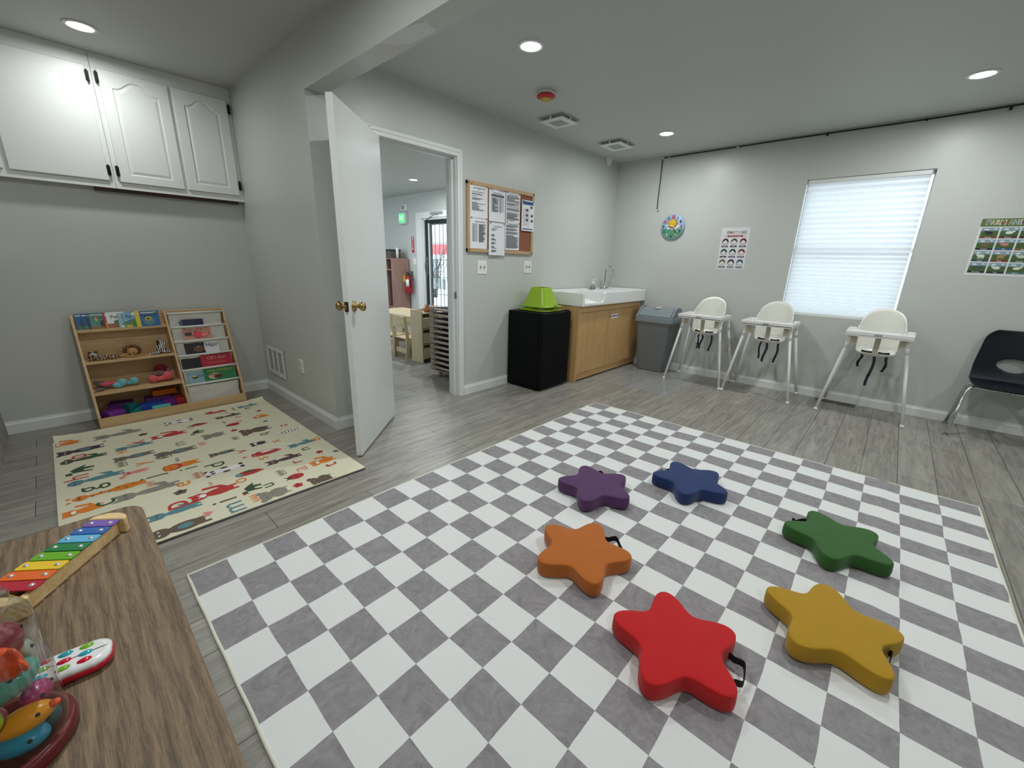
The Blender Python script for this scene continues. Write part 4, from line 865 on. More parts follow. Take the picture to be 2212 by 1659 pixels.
# printed drawings: local (r,u) with u = world -y, r = world -x
class PR:
    def __init__(s): s.b = MB()
    def poly(s, pts, cx, cy, sc_, col, lay=0):
        q = [(cx - r_ * sc_, cy - u_ * sc_) for r_, u_ in pts]
        q = [(x, y) for x, y in q]
        if any(x < MX0 + .01 or x > MX1 - .006 or y < MY0 + .008 or y > MY1 - .008 for x, y in q):
            q = [(min(max(x, MX0 + .012), MX1 - .008), min(max(y, MY0 + .01), MY1 - .01)) for x, y in q]
        s.b.add([(x, y, matz(x, y) + .0008 + .0004 * lay) for x, y in q], [tuple(range(len(q)))], mk.index(col))
E_ = lambda cx, cy, rx, ry=None, n=18: circ(cx, cy, rx, ry, n)
def drawing(P, kind, cx, cy, s, col):
    g = lambda pts, c=col, l=0: P.poly(pts, cx, cy, s, c, l)
    if kind in ('cat', 'wolf', 'fox', 'dog', 'bear', 'panda', 'lion', 'monkey', 'zebra', 'giraffe', 'croc', 'ox', 'pig', 'hog', 'elephant'):
        # upright figure, u from -.5 (feet) to .5 (head)
        wdt = dict(cat=.22, wolf=.12, fox=.17, dog=.11, bear=.17, panda=.17, lion=.2, monkey=.3, zebra=.13, giraffe=.07, croc=.11, ox=.26, pig=.2, hog=.4, elephant=.34).get(kind)
        neck = kind == 'giraffe'
        g(E_(0, -.12, wdt, .30)) if not neck else (g(E_(0, -.25, .11, .2)), g([(-.045, -.2), (.045, -.2), (.035, .38), (-.03, .38)]))
        for q in (-.6, .6): g([(q * wdt - .04, -.3), (q * wdt + .04, -.3), (q * wdt + .035, -.5), (q * wdt - .035, -.5)])
        hr = wdt * (1.0 if kind not in ('giraffe', 'croc', 'dog', 'wolf') else 1.3); hc = 'o' if kind == 'lion' else col
        if kind == 'lion': g(E_(0, .25, .26, .26), 'r', 1)
        g(E_(0, .28, hr, min(.2, hr * .95)), hc, 2)
        for q in (-1, 1):
            if kind in ('cat', 'fox', 'wolf', 'dog'): g([(q * hr * .9, .33), (q * hr * .95, .50), (q * hr * .3, .42)], hc, 2)
            elif kind not in ('croc',): g(E_(q * hr * .85, .42, hr * .33, hr * .33, 10), 'dk' if kind == 'panda' else hc, 1)
            g(E_(q * hr * .4, .30, .022, .022, 8), 'w' if col in ('dk', 'gn', 'br', 'db', 'r') else 'dk', 3)
        if kind == 'panda':
            for q in (-1, 1): g(E_(q * hr * .42, .29, .05, .065, 10), 'dk', 3)
            for q in (-1, 1): g(E_(q * .14, -.02, .05, .10, 10), 'dk', 1); g(E_(q * .10, -.42, .07, .06, 10), 'dk', 1)
        if kind in ('fox', 'cat'): g(E_(0, .22, hr * .55, .07, 12), 'w', 3); g([(wdt * .6, -.35), (wdt * 1.9, -.2), (wdt * 2.3, .15), (wdt * 1.7, .2), (wdt * 1.4, -.1), (wdt * .5, -.22)])
        if kind == 'bear': g(E_(0, -.1, wdt * .55, .13, 12), 'te', 1)
        if kind == 'zebra':
            for k in range(6): g([(-.12, -.36 + k * .12), (.12, -.38 + k * .12), (.12, -.35 + k * .12), (-.12, -.33 + k * .12)], 'dk', 3)
        if kind == 'giraffe':
            for k in range(7): g(E_((-1) ** k * .03, -.35 + k * .1, .025, .02, 8), 'br', 1)
        if kind in ('ox', 'elephant'): 
            for q in (-1, 1): g([(q * .2, .3), (q * .36, .34), (q * .34, .46), (q * .30, .38), (q * .18, .36)], 'r' if kind == 'ox' else col, 1)
        if kind == 'elephant': g([(-.03, .25), (.03, .25), (.05, .02), (.14, .0), (.14, .05), (.09, .06)], col, 3)
        if kind in ('wolf', 'dog', 'croc'): g([(wdt * .5, -.35), (wdt * 2.2, -.30), (wdt * 2.6, -.08), (wdt * 2.1, -.12), (wdt * .8, -.24)])
        if kind == 'monkey': g(E_(0, .2, .16, .1, 12), 'w', 3)
        if kind == 'pig': g(E_(0, .25, .08, .05, 10), 'r', 3)
    elif kind in ('bird', 'parrot'):
        g([(-.1, -.5), (.1, -.35), (.24, -.05), (.22, .25), (.08, .42), (-.08, .42), (-.2, .2), (-.22, -.1)]); g(E_(.0, .36, .15, .13, 14), 'te' if kind == 'bird' else col, 1)
        g([(.05, -.3), (.2, -.05), (.16, .18), (.02, .1)], 'w' if kind == 'parrot' else 'gn', 2); g([(-.12, .34), (-.26, .30), (-.13, .42)], 'o', 2); g(E_(-.05, .39, .025, .025, 8), 'w', 3)
    elif kind == 'dino':
        g([(-.4, .1), (-.35, .3), (-.15, .32), (-.1, .1), (.1, .18), (.3, .0), (.5, -.3), (.25, -.2), (.15, -.5), (.02, -.5), (.02, -.2), (-.12, -.2), (-.2, -.45), (-.3, -.42), (-.22, -.05), (-.2, .15)])
    elif kind == 'bug':
        g(E_(0, 0, .35, .45, 16)); g([(-.02, -.4), (.02, -.4), (.02, .3), (-.02, .3)], 'dk', 1); g(E_(0, .38, .16, .12, 10), 'dk', 1)
        for q in (-1, 1):
            g(E_(q * .17, 0, .06, .06, 8), 'dk', 2); g([(q * .05, .45), (q * .22, .62), (q * .25, .58), (q * .1, .42)], 'dk')
    elif kind == 'flower':
        for k in range(5): a = 2 * PI * k / 5; g(E_(.3 * math.cos(a), .3 * math.sin(a), .22, .22, 10))
        g(E_(0, 0, .15, .15, 10), 'dk', 2)
    elif kind == 'heart': g([(0, -.45), (.4, .0), (.42, .28), (.22, .42), (0, .22), (-.22, .42), (-.42, .28), (-.4, .0)])
    elif kind == 'leafs':
        for k in range(4): g([(-.45 + k * .3, -.35), (-.33 + k * .3, -.1), (-.42 + k * .3, .3), (-.52 + k * .3, .0)]); 
        g([(-.5, -.42), (.55, -.38), (.55, -.34), (-.5, -.37)])
P = PR()
def glyph(ch, cx, cy, s, col):
    cu = bpy.data.curves.new('g', 'FONT'); cu.body = ch; cu.size = s * 1.5; cu.align_x = 'CENTER'; cu.align_y = 'CENTER'; cu.resolution_u = 4
    t_ = bpy.data.objects.new('g', cu); me = bpy.data.meshes.new_from_object(t_); bpy.data.objects.remove(t_); bpy.data.curves.remove(cu)
    vs_ = [(cx - v.co.x, cy - v.co.y) for v in me.vertices]
    vs_ = [(min(max(x, MX0 + .012), MX1 - .008), min(max(y, MY0 + .01), MY1 - .01)) for x, y in vs_]
    P.b.add([(x, y, matz(x, y) + .0009) for x, y in vs_], [tuple(p.vertices) for p in me.polygons], mk.index(col)); bpy.data.meshes.remove(me)
for k_, x, y, s, c_ in MATP:
    s *= .74
    if k_[0] == 'L': glyph(k_[1], x, y, s, c_)
    else: drawing(P, k_, x, y, s, c_)
rnd = random.Random(3)
wl_ = ['giraffe', 'lion', 'bear', 'fox', 'panda', 'zebra', 'dog', 'cat', 'owl', 'whale', 'ant', 'bird', 'pig', 'wolf']
for k in range(34):
    x = rnd.uniform(MX0 + .1, MX1 - .1); y = rnd.uniform(MY0 + .08, MY1 - .08)
    if all((x - q[1]) ** 2 + ((y - q[2]) * .8) ** 2 > .0055 for q in MATP): glyph(rnd.choice(wl_), x, y, .022, rnd.choice(['gy', 'br', 'pk', 'gb']))
o_ = len(sheet.v); sheet.v += P.b.v; sheet.f += [[i + o_ for i in f] for f in P.b.f]; sheet.m += [m_ + 1 for m_ in P.b.m]; sheet.s += P.b.s
sheet.build('foam_sheet', [mat('mat_cream', (226, 222, 196), .6, bump=.5, bscale=260)] + [mat('print_' + k, MC[k], .6) for k in mk], pm, smooth=False, recalc=False)
MB().tube([(-.6, MY0 + .003, matz(-.6, MY0) - .006), (0, MY0 + .003, .0075), (MX1 - .003, MY0 + .003, .0075)], .004, 6).tube([(MX1 + .001, MY0 + .002, .006), (MX1 + .001, MY1 - .002, .006)], .0045, 6).build('edge_band', mat('mat_edge_grey', (92, 92, 88), .7), pm)
# ================================================================= WALL CABINETS
CABW = mat('cabinet_white', (232, 235, 233), .42); HNG = mat('hinge_black', (28, 26, 24), .45, metal=.4)
def arch_loop(y0, y1, z0, z1, dip, n=24):
    # rectangle with a cathedral arch on top
    pts = [(y0, z0), (y1, z0)]
    for k in range(n + 1):
        q = k / n; s = min(1, max(0, (1 - abs(2 * q - 1)) * 1.3 - .16)); s = s * s * (3 - 2 * s)
        pts.append((y1 + (y0 - y1) * q, z1 - dip * (1 - s)))
    return pts
def cab_door(parent, y0, y1, z0, z1, arch):
    b = MB(); fx = lambda x, y, z: (z, x, y)
    xf = -1.354
    if not arch:
        b.box(-1.374, xf, y0, y1, z0, z1); return b.build('cabinet_door', CABW, parent, bevel=.004)
    inner = arch_loop(y0 + .062, y1 - .062, z0 + .052, z1 - .045, .055)
    n = len(inner)
    def outer_pt(p, k):
        if k == 0: return (y0, z0)
        if k == 1: return (y1, z0)
        q = (k - 2) / (n - 3); return (y1 + (y0 - y1) * q, z1)
    outer = [outer_pt(p, k) for k, p in enumerate(inner)]
    cy, cz = (y0 + y1) / 2, (z0 + z1) / 2
    def sc_(l, m_): return [(cy + (y - cy) * (1 - m_ / ((y1 - y0) / 2 - .05)), cz + (z - cz) * (1 - m_ / ((z1 - z0) / 2 - .05))) for y, z in l]
    layers = [(outer, -1.374), (outer, xf - .003), (sc_(outer, .002), xf), (inner, xf), (sc_(inner, .005), xf - .008), (sc_(inner, .010), xf - .008), (sc_(inner, .026), xf - .002)]
    vs_ = []; 
    for l, x in layers: vs_ += [(x, y, z) for y, z in l]
    fs = [(i * n + k, i * n + (k + 1) % n, (i + 1) * n + (k + 1) % n, (i + 1) * n + k) for i in range(len(layers) - 1) for k in range(n)]
    fs += [tuple(range(n)), tuple(range((len(layers) - 1) * n, len(layers) * n))]
    b.add(vs_, fs); return b.build('cabinet_door', CABW, parent)
def hinge(parent, y, z):
    b = MB(); b.box(-1.356, -1.350, y - .010, y + .010, z - .030, z + .030); b.tube([(-1.350, y, z - .036), (-1.350, y, z + .036)], .005, 8); b.build('hinge', HNG, parent, bevel=.0015)
def cab(label, y0, y1, doors, hinges):
    t = thing('wall_cabinet', label, 'cabinet', (0, 0, 0), group='white wall cabinets above the bookshelf')
    b = MB(); b.box(-1.446, -1.374, y0, y1, 1.685, 2.484)
    b.box(-1.446, -1.372, y0, y1, 2.40, 2.484); b.box(-1.39, -1.370, y0, y1, 1.660, 1.70)
    b.build('cabinet_box', CABW, t)
    for d in doors:
        cab_door(t, *d)
    for h in hinges: hinge(t, *h)
    return t
c1 = cab('left wall cabinet with plain flat doors', -5.43, -4.588, [(-5.425, -5.095, 1.705, 2.395, False), (-5.072, -4.615, 1.705, 2.395, False)], [(-4.612, 2.335), (-4.609, 1.772)])
c2 = cab('right wall cabinet with two arched panel doors', -4.586, YP - .001, [(-4.560, -4.190, 1.705, 2.395, True), (-4.168, -3.822, 1.705, 2.395, True)], [(-4.567, 2.340), (-4.564, 1.773), (-3.812, 2.335), (-3.810, 1.781)])
MB().box(-1.445, -1.392, -4.70, -3.83, 1.640, 1.684).build('underside_board', mat('dark_mahogany', (62, 34, 24), .5), c2)

# ================================================================= BOOKSHELF
t = thing('childrens_bookshelf', 'birch bookshelf with open shelves at left and white canvas book slings at right', 'bookshelf')
def slx(z): return -1.10 - (z - .10) * .371 if z > .10 else -1.10
prof = [(-1.428, 0), (-1.100, 0), (-1.100, .10), (slx(.775), .775), (slx(.775) - .012, .79), (-1.428, .79)]
for y in (-4.990, -4.478, -4.088): MB().prism(prof, y, y + .015, f=lambda x, y_, z: (x, z, y_)).build('side_panel', BIRCH, t, bevel=.002)
MB().box(-1.428, -1.420, -4.975, -4.478, .02, .785).build('back_panel', BIRCH, t); MB().box(-1.428, -1.420, -4.463, -4.088, .02, .79).build('back_panel', BIRCH, t)
for y0, y1 in ((-4.975, -4.478), (-4.463, -4.088)): MB().box(-1.118, -1.101, y0, y1, 0, .088).build('kick_board', BIRCH, t, bevel=.001); 
MB().box(-1.420, -1.118, -4.975, -4.478, .030, .042).build('bottom_shelf', BIRCH, t)
SHZ = [.672, .456, .244]
for z in SHZ: MB().box(-1.420, slx(z) - .004, -4.975, -4.478, z, z + .014).build('shelf', BIRCH, t, bevel=.001)
MB().box(-1.420, -1.365, -4.463, -4.088, .776, .79).build('top_board', BIRCH, t)
CANV = mat('canvas', (232, 230, 224), .95, bump=.4, bscale=500)
RODS = [(-1.350, .768), (-1.309, .662), (-1.268, .551), (-1.228, .443), (-1.187, .334), (-1.146, .221)]
for i, (x, z) in enumerate(RODS):
    MB().tube([(x, -4.461, z), (x, -4.272, z), (x, -4.092, z)], .0085, 12).build('canvas_rod', mat('canvas_rod', (226, 226, 220), .8), t)
    x2, z2 = (RODS[i + 1][0] - .030, RODS[i + 1][1] - .045) if i < 5 else (-1.150, .060)
    b = MB(); nx, ny = 24, 10; vs_ = []
    for j in range(ny + 1):
        for k in range(nx + 1):
            u, v = k / nx, j / ny; y = -4.455 + .357 * u
            wv = .010 * noise.noise(Vector((u * 5 + i * 7, v * 2.5, i))) * math.sin(v * PI * .9) + .012 * (u - .2) * v * (1 if i == 5 else .4) * math.sin(u * 6 + i)
            sagx = -.012 * math.sin(v * PI)
            vs_.append((x - .006 + (x2 - x) * v + sagx + wv, y, z + (z2 - z) * v))
    b.add(vs_, [(j * (nx + 1) + k, j * (nx + 1) + k + 1, (j + 1) * (nx + 1) + k + 1, (j + 1) * (nx + 1) + k) for j in range(ny) for k in range(nx)], 0, True)
    b.build('canvas_sling', CANV, t, solid=.0012)

# books: local frame u (across, +y world), v up the cover, n toward the reader
def book(name, label, cat_, y0, w_, h, x, z, tilt, cols, draw=None, grp=None, th=.006, rz=0):
    # origin bottom-left of cover
    a = math.radians(tilt)
    M = frameM((x, y0, z), (0, 1, 0), (-math.sin(a), 0, math.cos(a)))
    if rz: M = M @ Matrix.Rotation(math.radians(rz), 4, 'Z')
    t = thing(name, label, cat_, M=M, group=grp)
    b = MB(); b.box(.001, w_ - .001, .001, h - .001, -th + .001, -.001); b.build('pages', PAPER, t)
    MB().box(0, w_, 0, h, -.0012, 0).box(0, w_, 0, h, -th, -th + .001).box(-.0008, .0005, 0, h, -th, 0).build('cover', cols, t)
    if draw: draw(t, w_, h)
    return t
def cm(c): return mat('bk_%d_%d_%d' % c, c, .35, coat=.2)
def scene_art(*spec):
    def d(t, w_, h):
        b = MB(); ms = []; 
        for i, (kind, x, y, rx, ry, c) in enumerate(spec):
            if kind == 'txt': continue
            q = circ(x * w_, y * h, rx * w_, ry * h, 14) if kind == 'e' else [((x - rx) * w_, (y - ry) * h), ((x + rx) * w_, (y - ry) * h), ((x + rx) * w_, (y + ry) * h), ((x - rx) * w_, (y + ry) * h)]
            q = [(min(max(a, 0.001), w_ - .001), min(max(c_, .001), h - .001)) for a, c_ in q]
            m_ = cm(c); 
            if m_ not in ms: ms.append(m_)
            b.flat(q, .0003 + .00015 * i, ms.index(m_))
        if b.v: b.build('cover_art', ms, t)
        for sp in spec:
            if sp[0] == 'txt': _, s_, x, y, wd_, c = sp; text('cover_title', s_, wd_ * 1.0, x * w_, y * h, .0026, cm(c), t, ext=.0002, width=None)
    return d
Zs = SHZ[0] + .0145; PB = 'paperback books fanned out on the top shelf'
WT = (226, 230, 228)
bl = [(-4.966, .100, .112, (40, 92, 150), 'blue paperback, first at the left end of the top shelf', scene_art(('r', .5, .88, .46, .035, WT), ('e', .5, .4, .3, .3, (50, 70, 110)), ('e', .4, .12, .4, .1, (70, 130, 70)))),
      (-4.933, .100, .112, (36, 84, 144), 'blue paperback with green bottom, second from the left on the top shelf', scene_art(('r', .5, .88, .46, .035, WT), ('e', .5, .12, .6, .14, (70, 130, 90)))),
      (-4.905, .100, .110, (20, 62, 110), 'dark blue paperback, third from the left on the top shelf', scene_art(('r', .5, .88, .46, .035, WT), ('e', .55, .4, .3, .3, (40, 70, 90)))),
      (-4.893, .105, .115, (74, 138, 122), 'teal green paperback with red title word', scene_art(('r', .5, .07, .5, .07, (160, 96, 44)), ('r', .5, .96, .5, .04, (40, 110, 110)), ('e', .62, .32, .16, .22, (60, 50, 60)), ('e', .32, .62, .06, .14, (214, 196, 110)), ('txt', 'Pete', .42, .70, .030, (150, 50, 44)), ('r', .4, .88, .35, .025, WT))),
      (-4.820, .095, .116, (176, 44, 48), 'red and orange paperback mostly hidden between two covers', scene_art(('e', .3, .2, .5, .22, (214, 110, 50)), ('r', .2, .84, .12, .05, WT))),
      (-4.807, .103, .116, (226, 230, 226), 'white paperback with black title and green field', scene_art(('r', .5, .14, .5, .14, (150, 96, 44)), ('e', .55, .34, .2, .16, (70, 110, 84)), ('e', .8, .4, .12, .3, (28, 54, 50)), ('txt', 'Pete', .5, .70, .032, (40, 34, 36)))),
      (-4.745, .100, .108, (150, 186, 200), 'pale blue paperback with a white patch at the bottom', scene_art(('e', .55, .2, .4, .2, (110, 150, 70)), ('r', .5, .08, .4, .08, WT), ('txt', 'Pete', .45, .70, .028, (110, 60, 90)))),
      (-4.716, .100, .110, (128, 176, 210), 'pale blue paperback with navy title and yellow strip', scene_art(('r', .5, .2, .5, .2, (90, 140, 70)), ('r', .5, .08, .4, .07, (220, 190, 60)), ('e', .5, .4, .3, .12, (90, 110, 150)), ('txt', 'Pete', .42, .72, .032, (24, 34, 80)))),
      (-4.672, .095, .116, (120, 160, 190), 'paperback showing white and green behind the yellow one', scene_art(('r', .5, .25, .5, .25, (70, 128, 50)), ('r', .3, .85, .25, .08, WT))),
      (-4.648, .100, .120, (226, 200, 40), 'bright yellow paperback near the right end of the top shelf', scene_art(('e', .75, .5, .32, .34, (60, 100, 50)), ('r', .45, .8, .3, .03, WT))),
      (-4.622, .113, .118, (44, 110, 170), 'large blue book at the right end of the top shelf', scene_art(('r', .5, .5, .46, .46, (38, 100, 150)), ('e', .42, .35, .3, .28, (90, 130, 140)), ('e', .42, .5, .16, .14, (200, 180, 70)), ('e', .40, .48, .08, .06, (40, 40, 50)), ('r', .4, .87, .34, .03, WT), ('e', .78, .9, .12, .05, (200, 170, 60)), ('txt', 'Pete', .3, .72, .03, (60, 50, 130)), ('txt', 'Cat', .75, .74, .03, (20, 80, 120))))]
for i, (y0, w_, h, c, lab, dr) in enumerate(bl):
    book('paperback_book', lab, 'book', y0, w_, h, -1.388 + .0062 * i, Zs, 12 + i * .3, cm(c), dr, PB)
SB = 'picture books in the canvas slings'
def sling_book(label, y0, y1, i, ztop, c, dr, off=.012, h=.15, rz=0):
    a = math.atan(.371); h = (ztop - RODS[i + 1][1]) / math.cos(a) + .017; zt = ztop; xt = slx(zt) - off / math.cos(a) - .002
    zb = zt - h * math.cos(a); xb = xt + h * math.sin(a)
    return book('picture_book', label, 'book', y0, y1 - y0, h, xb, zb, 20.4, cm(c), dr, SB, .005, rz)
sling_book('navy hardback in the top canvas sling', -4.378, -4.236, 0, .716, (26, 32, 66), scene_art(('e', .5, .80, .02, .02, (170, 100, 110)), ('r', .55, .70, .3, .006, (80, 84, 110))), h=.10)
sling_book('thin dark book peeking out left of the navy hardback', -4.392, -4.384, 0, .706, (40, 60, 76), None, off=.016, h=.08)
leo = [('r', .5, .5, .5, .5, (206, 150, 130))] + [('e', random.Random(k).uniform(.05, .95), random.Random(k + 50).uniform(.40, .97), .03, .022, (60, 34, 34) if k % 3 else (196, 84, 84)) for k in range(46)] + [('e', .18, .55, .14, .10, (70, 56, 56)), ('e', .52, .48, .16, .20, (226, 62, 92)), ('e', .74, .46, .12, .14, (226, 130, 110))]
sling_book('pink leopard patterned picture book in the second canvas sling', -4.392, -4.200, 1, .656, (214, 150, 130), scene_art(*leo), h=.145)
sling_book('black picture book titled Hair in the third canvas sling', -4.402, -4.170, 2, .540, (24, 22, 26), scene_art(('r', .80, .5, .20, .5, (222, 222, 228)), ('e', .62, .52, .07, .5, (222, 222, 228)), ('e', .38, .50, .15, .22, (104, 66, 50)), ('e', .38, .64, .02, .03, WT), ('txt', 'Hair', .78, .70, .050, (62, 40, 84))), h=.15)
sling_book('plain black book in the fourth canvas sling', -4.448, -4.250, 3, .425, (14, 14, 16), None, off=.016, h=.14, rz=-1.0)
sling_book('crimson picture book titled Off I Go in the fourth canvas sling', -4.322, -4.106, 3, .433, (172, 30, 50), scene_art(('r', .5, .42, .3, .03, (196, 96, 70)), ('txt', 'Off I Go!', .5, .74, .036, (222, 158, 150))), off=.009, h=.15)
sling_book('pale blue picture book with a bee in the lowest filled sling', -4.436, -4.320, 4, .314, (140, 172, 186), scene_art(('e', .42, .60, .16, .10, (30, 30, 28)), ('e', .42, .66, .12, .05, (206, 196, 60)), ('txt', 'Gill', .72, .66, .030, (60, 84, 100))), off=.010, h=.14)
sling_book('green picture book with yellow title in the lowest filled sling', -4.326, -4.104, 4, .324, (44, 124, 76), scene_art(('e', .32, .48, .20, .20, (206, 176, 140)), ('e', .42, .42, .14, .12, (88, 44, 36)), ('txt', 'FIND MONDAY', .52, .82, .026, (190, 196, 70)), ('txt', 'Owney', .34, .58, .028, (90, 50, 40))), off=.008, h=.15)

# plush toys
def plush(name, label, M, bodies, parts, mcol, grp='plush toys on the bookshelf'):
    t = thing(name, label, 'plush toy', M=M @ Matrix.Scale(1.2, 4), group=grp)
    b = MB()
    for c, r in bodies: b.ell(c, r, 14, 10)
    o = b.build('body', mcol, t, remesh=.0035, smooth=True)
    for nm, shapes, m_ in parts:
        b = MB()
        for c, r in shapes: b.ell(c, r, 12, 8)
        b.build(nm, m_, t, smooth=True)
    return t
def fur(name, c, c2=None, stripes=0):
    if not c2: return mat(name, c, .95, bump=.8, bscale=260, sheen=.3, vary=.15, vscale=40)
    m = bpy.data.materials.new(name); m.use_nodes = True; nt = m.node_tree; b_ = nt.nodes['Principled BSDF']; b_.inputs['Roughness'].default_value = .95
    tc = nt.nodes.new('ShaderNodeTexCoord'); wv = nt.nodes.new('ShaderNodeTexWave'); wv.inputs['Scale'].default_value = stripes; wv.inputs['Distortion'].default_value = 5; wv.inputs['Detail Scale'].default_value = 2
    cr = nt.nodes.new('ShaderNodeValToRGB'); cr.color_ramp.elements[0].position = .42; cr.color_ramp.elements[1].position = .56; cr.color_ramp.elements[0].color = rgb(c); cr.color_ramp.elements[1].color = rgb(c2)
    nt.links.new(tc.outputs['Object'], wv.inputs['Vector']); nt.links.new(wv.outputs['Fac'], cr.inputs['Fac']); nt.links.new(cr.outputs['Color'], b_.inputs['Base Color']); return m
def SM(x, y, z): return frameM((x, y, z), (0, 1, 0), (0, 0, 1))   # local x along +y world, y up, z toward room
z2 = SHZ[1] + .0145
plush('plush_cub', 'striped tan plush cub with grey face lying on the middle shelf, left', SM(-1.315, -4.925, z2), [((0, .024, .0), (.026, .024, .024)), ((.04, .016, 0), (.03, .016, .022)), ((.08, .012, .0), (.03, .012, .02)), ((.115, .009, .0), (.018, .009, .012)), ((.03, .007, .03), (.03, .007, .010)), ((.085, .007, .028), (.026, .007, .009)), ((-.02, .007, .022), (.014, .007, .010))],
      [('face', [((0, .03, .012), (.019, .018, .016))], fur('grey_face', (168, 164, 156))), ('ear', [((-.014, .046, .0), (.008, .008, .006)), ((.014, .047, .0), (.008, .008, .006))], fur('brown_ear', (74, 50, 40))), ('nose', [((-.003, .030, .028), (.007, .006, .004))], BLACK)], fur('tiger_stripe_fur', (172, 146, 112), (84, 64, 48), 22))
plush('plush_lion', 'tan plush lion with brown mane lying on the middle shelf, centre', SM(-1.32, -4.712, z2), [((0, .032, .008), (.027, .024, .020)), ((-.035, .012, .0), (.016, .012, .014)), ((.04, .006, .012), (.03, .006, .009)), ((-.01, .007, .03), (.034, .006, .009)), ((-.05, .010, .01), (.012, .010, .010))],
      [('mane', [((0.036 * math.cos(k * .52), .036 + .026 * math.sin(k * .52), -.006), (.012, .012, .010)) for k in range(12)], fur('mane_brown', (108, 66, 34))), ('muzzle', [((.004, .026, .026), (.014, .010, .008))], fur('muzzle_tan', (196, 156, 100))), ('nose', [((.004, .030, .034), (.005, .004, .003))], BLACK), ('ear', [((-.020, .054, .006), (.007, .007, .005)), ((.020, .054, .006), (.007, .007, .005))], fur('mane_brown2', (128, 84, 46)))], fur('lion_tan', (190, 144, 84)))
plush('plush_zebra', 'black and white striped plush zebra slumped on the middle shelf, right', SM(-1.315, -4.545, z2), [((0, .030, .0), (.028, .028, .022)), ((.016, .055, -.006), (.016, .020, .014)), ((-.03, .008, .018), (.026, .008, .012)), ((.03, .010, .022), (.026, .009, .012)), ((-.055, .006, .016), (.012, .006, .008)), ((.008, .078, -.006), (.012, .012, .010))],
      [('ear', [((-.006, .092, -.006), (.005, .010, .004)), ((.022, .092, -.006), (.005, .010, .004))], fur('zebra_ear', (150, 146, 146))), ('mane', [((-.008, .076 - .006 * k, -.008), (.006, .006, .004)) for k in range(5)], BLACK)], fur('zebra_fur', (28, 26, 28), (222, 222, 220), 30))
z3 = SHZ[2] + .0145
plush('plush_doll', 'grey plush animal in pink with pale blue boots on the third shelf, left', SM(-1.265, -4.86, z3), [((-.02, .026, .0), (.040, .018, .022)), ((-.055, .03, -.01), (.024, .026, .018)), ((-.075, .045, -.015), (.012, .018, .008)), ((-.065, .010, .03), (.022, .010, .012)), ((-.085, .008, .038), (.014, .009, .010))],
      [('pink_top', [((-.035, .034, .008), (.026, .014, .022)), ((-.01, .036, .0), (.028, .010, .02))], fur('pink_knit', (214, 82, 104))), ('boot', [((.02, .020, .012), (.030, .020, .022)), ((.040, .034, .016), (.024, .024, .020))], fur('boot_blue', (116, 190, 204))), ('boot', [((.075, .022, .008), (.018, .012, .012)), ((.096, .032, .012), (.021, .024, .020))], fur('boot_blue', (116, 190, 204))), ('paw', [((-.095, .008, .040), (.012, .009, .010))], fur('paw_pink', (204, 160, 146)))], fur('grey_fur', (112, 100, 100)))
plush('plush_doll', 'plush animal with coral pink boots lying on the third shelf, right', SM(-1.265, -4.585, z3), [((0, .045, -.03), (.038, .022, .02)), ((-.04, .008, .02), (.018, .007, .012)), ((.045, .055, -.02), (.012, .022, .010)), ((-.025, .055, -.01), (.022, .014, .014))],
      [('dark_red_body', [((.012, .076, -.05), (.040, .030, .02))], fur('dark_red_knit', (120, 26, 34))), ('boot', [((-.042, .028, .016), (.024, .026, .024)), ((-.012, .022, .014), (.030, .016, .018))], fur('boot_pink', (228, 98, 106))), ('boot', [((.034, .036, .016), (.027, .029, .026)), ((.012, .024, .012), (.026, .017, .018))], fur('boot_pink', (228, 98, 106)))], fur('mauve_fur', (150, 118, 118)))
# foam blocks
def block(label, M, dims, col, shape='box'):
    b = MB(); w_, d_, h = dims
    if shape == 'box': b.box(-w_ / 2, w_ / 2, -d_ / 2, d_ / 2, 0, h)
    elif shape == 'wedge': b.prism([(-w_ / 2, 0), (w_ / 2, 0), (w_ / 2, h)], -d_ / 2, d_ / 2, f=lambda x, y, z: (x, z, y))
    elif shape == 'arch': b.prism([(-w_ / 2, 0)] + [(-w_ / 4 * math.cos(PI * k / 8), w_ / 4 * math.sin(PI * k / 8)) for k in range(9)] + [(w_ / 2, 0), (w_ / 2, h), (-w_ / 2, h)], -d_ / 2, d_ / 2, f=lambda x, y, z: (x, z, y))
    o = b.build('foam_block', mat('foam_%d_%d_%d' % col, col, .7, bump=.3, bscale=300), bevel=.002); o.matrix_world = M
    return tag(o, label, 'toy block', 'foam blocks in the bottom of the bookshelf')
T_ = lambda x, y, z, rz=0, rx=0, ry=0: Matrix.Translation((x, y, z)) @ Matrix.Rotation(math.radians(rz), 4, 'Z') @ Matrix.Rotation(math.radians(rx), 4, 'X') @ Matrix.Rotation(math.radians(ry), 4, 'Y')
ZF = .0425
block('big purple foam block at the left end of the bottom shelf', T_(-1.19, -4.905, ZF, 24), (.11, .10, .072), (122, 48, 150))
block('dark purple foam block behind the teal one', T_(-1.33, -4.845, ZF, -14), (.10, .13, .090), (92, 36, 112))
block('teal foam wedge between the purple and blue blocks', T_(-1.185, -4.80, ZF, 60), (.09, .07, .072), (36, 150, 140), 'wedge')
block('teal foam block leaning behind the teal wedge', T_(-1.262, -4.80, ZF, 30), (.06, .06, .085), (30, 120, 120))
block('blue foam block lying in the middle of the bottom shelf', T_(-1.215, -4.685, ZF, 0), (.07, .135, .075), (40, 76, 176))
block('pale turquoise foam slab in front of the blue block', T_(-1.145, -4.635, ZF, 0), (.045, .11, .058), (96, 200, 180))
block('purple arch shaped foam block right of the blue block', T_(-1.23, -4.560, ZF, 90), (.11, .08, .080), (120, 44, 150), 'arch')
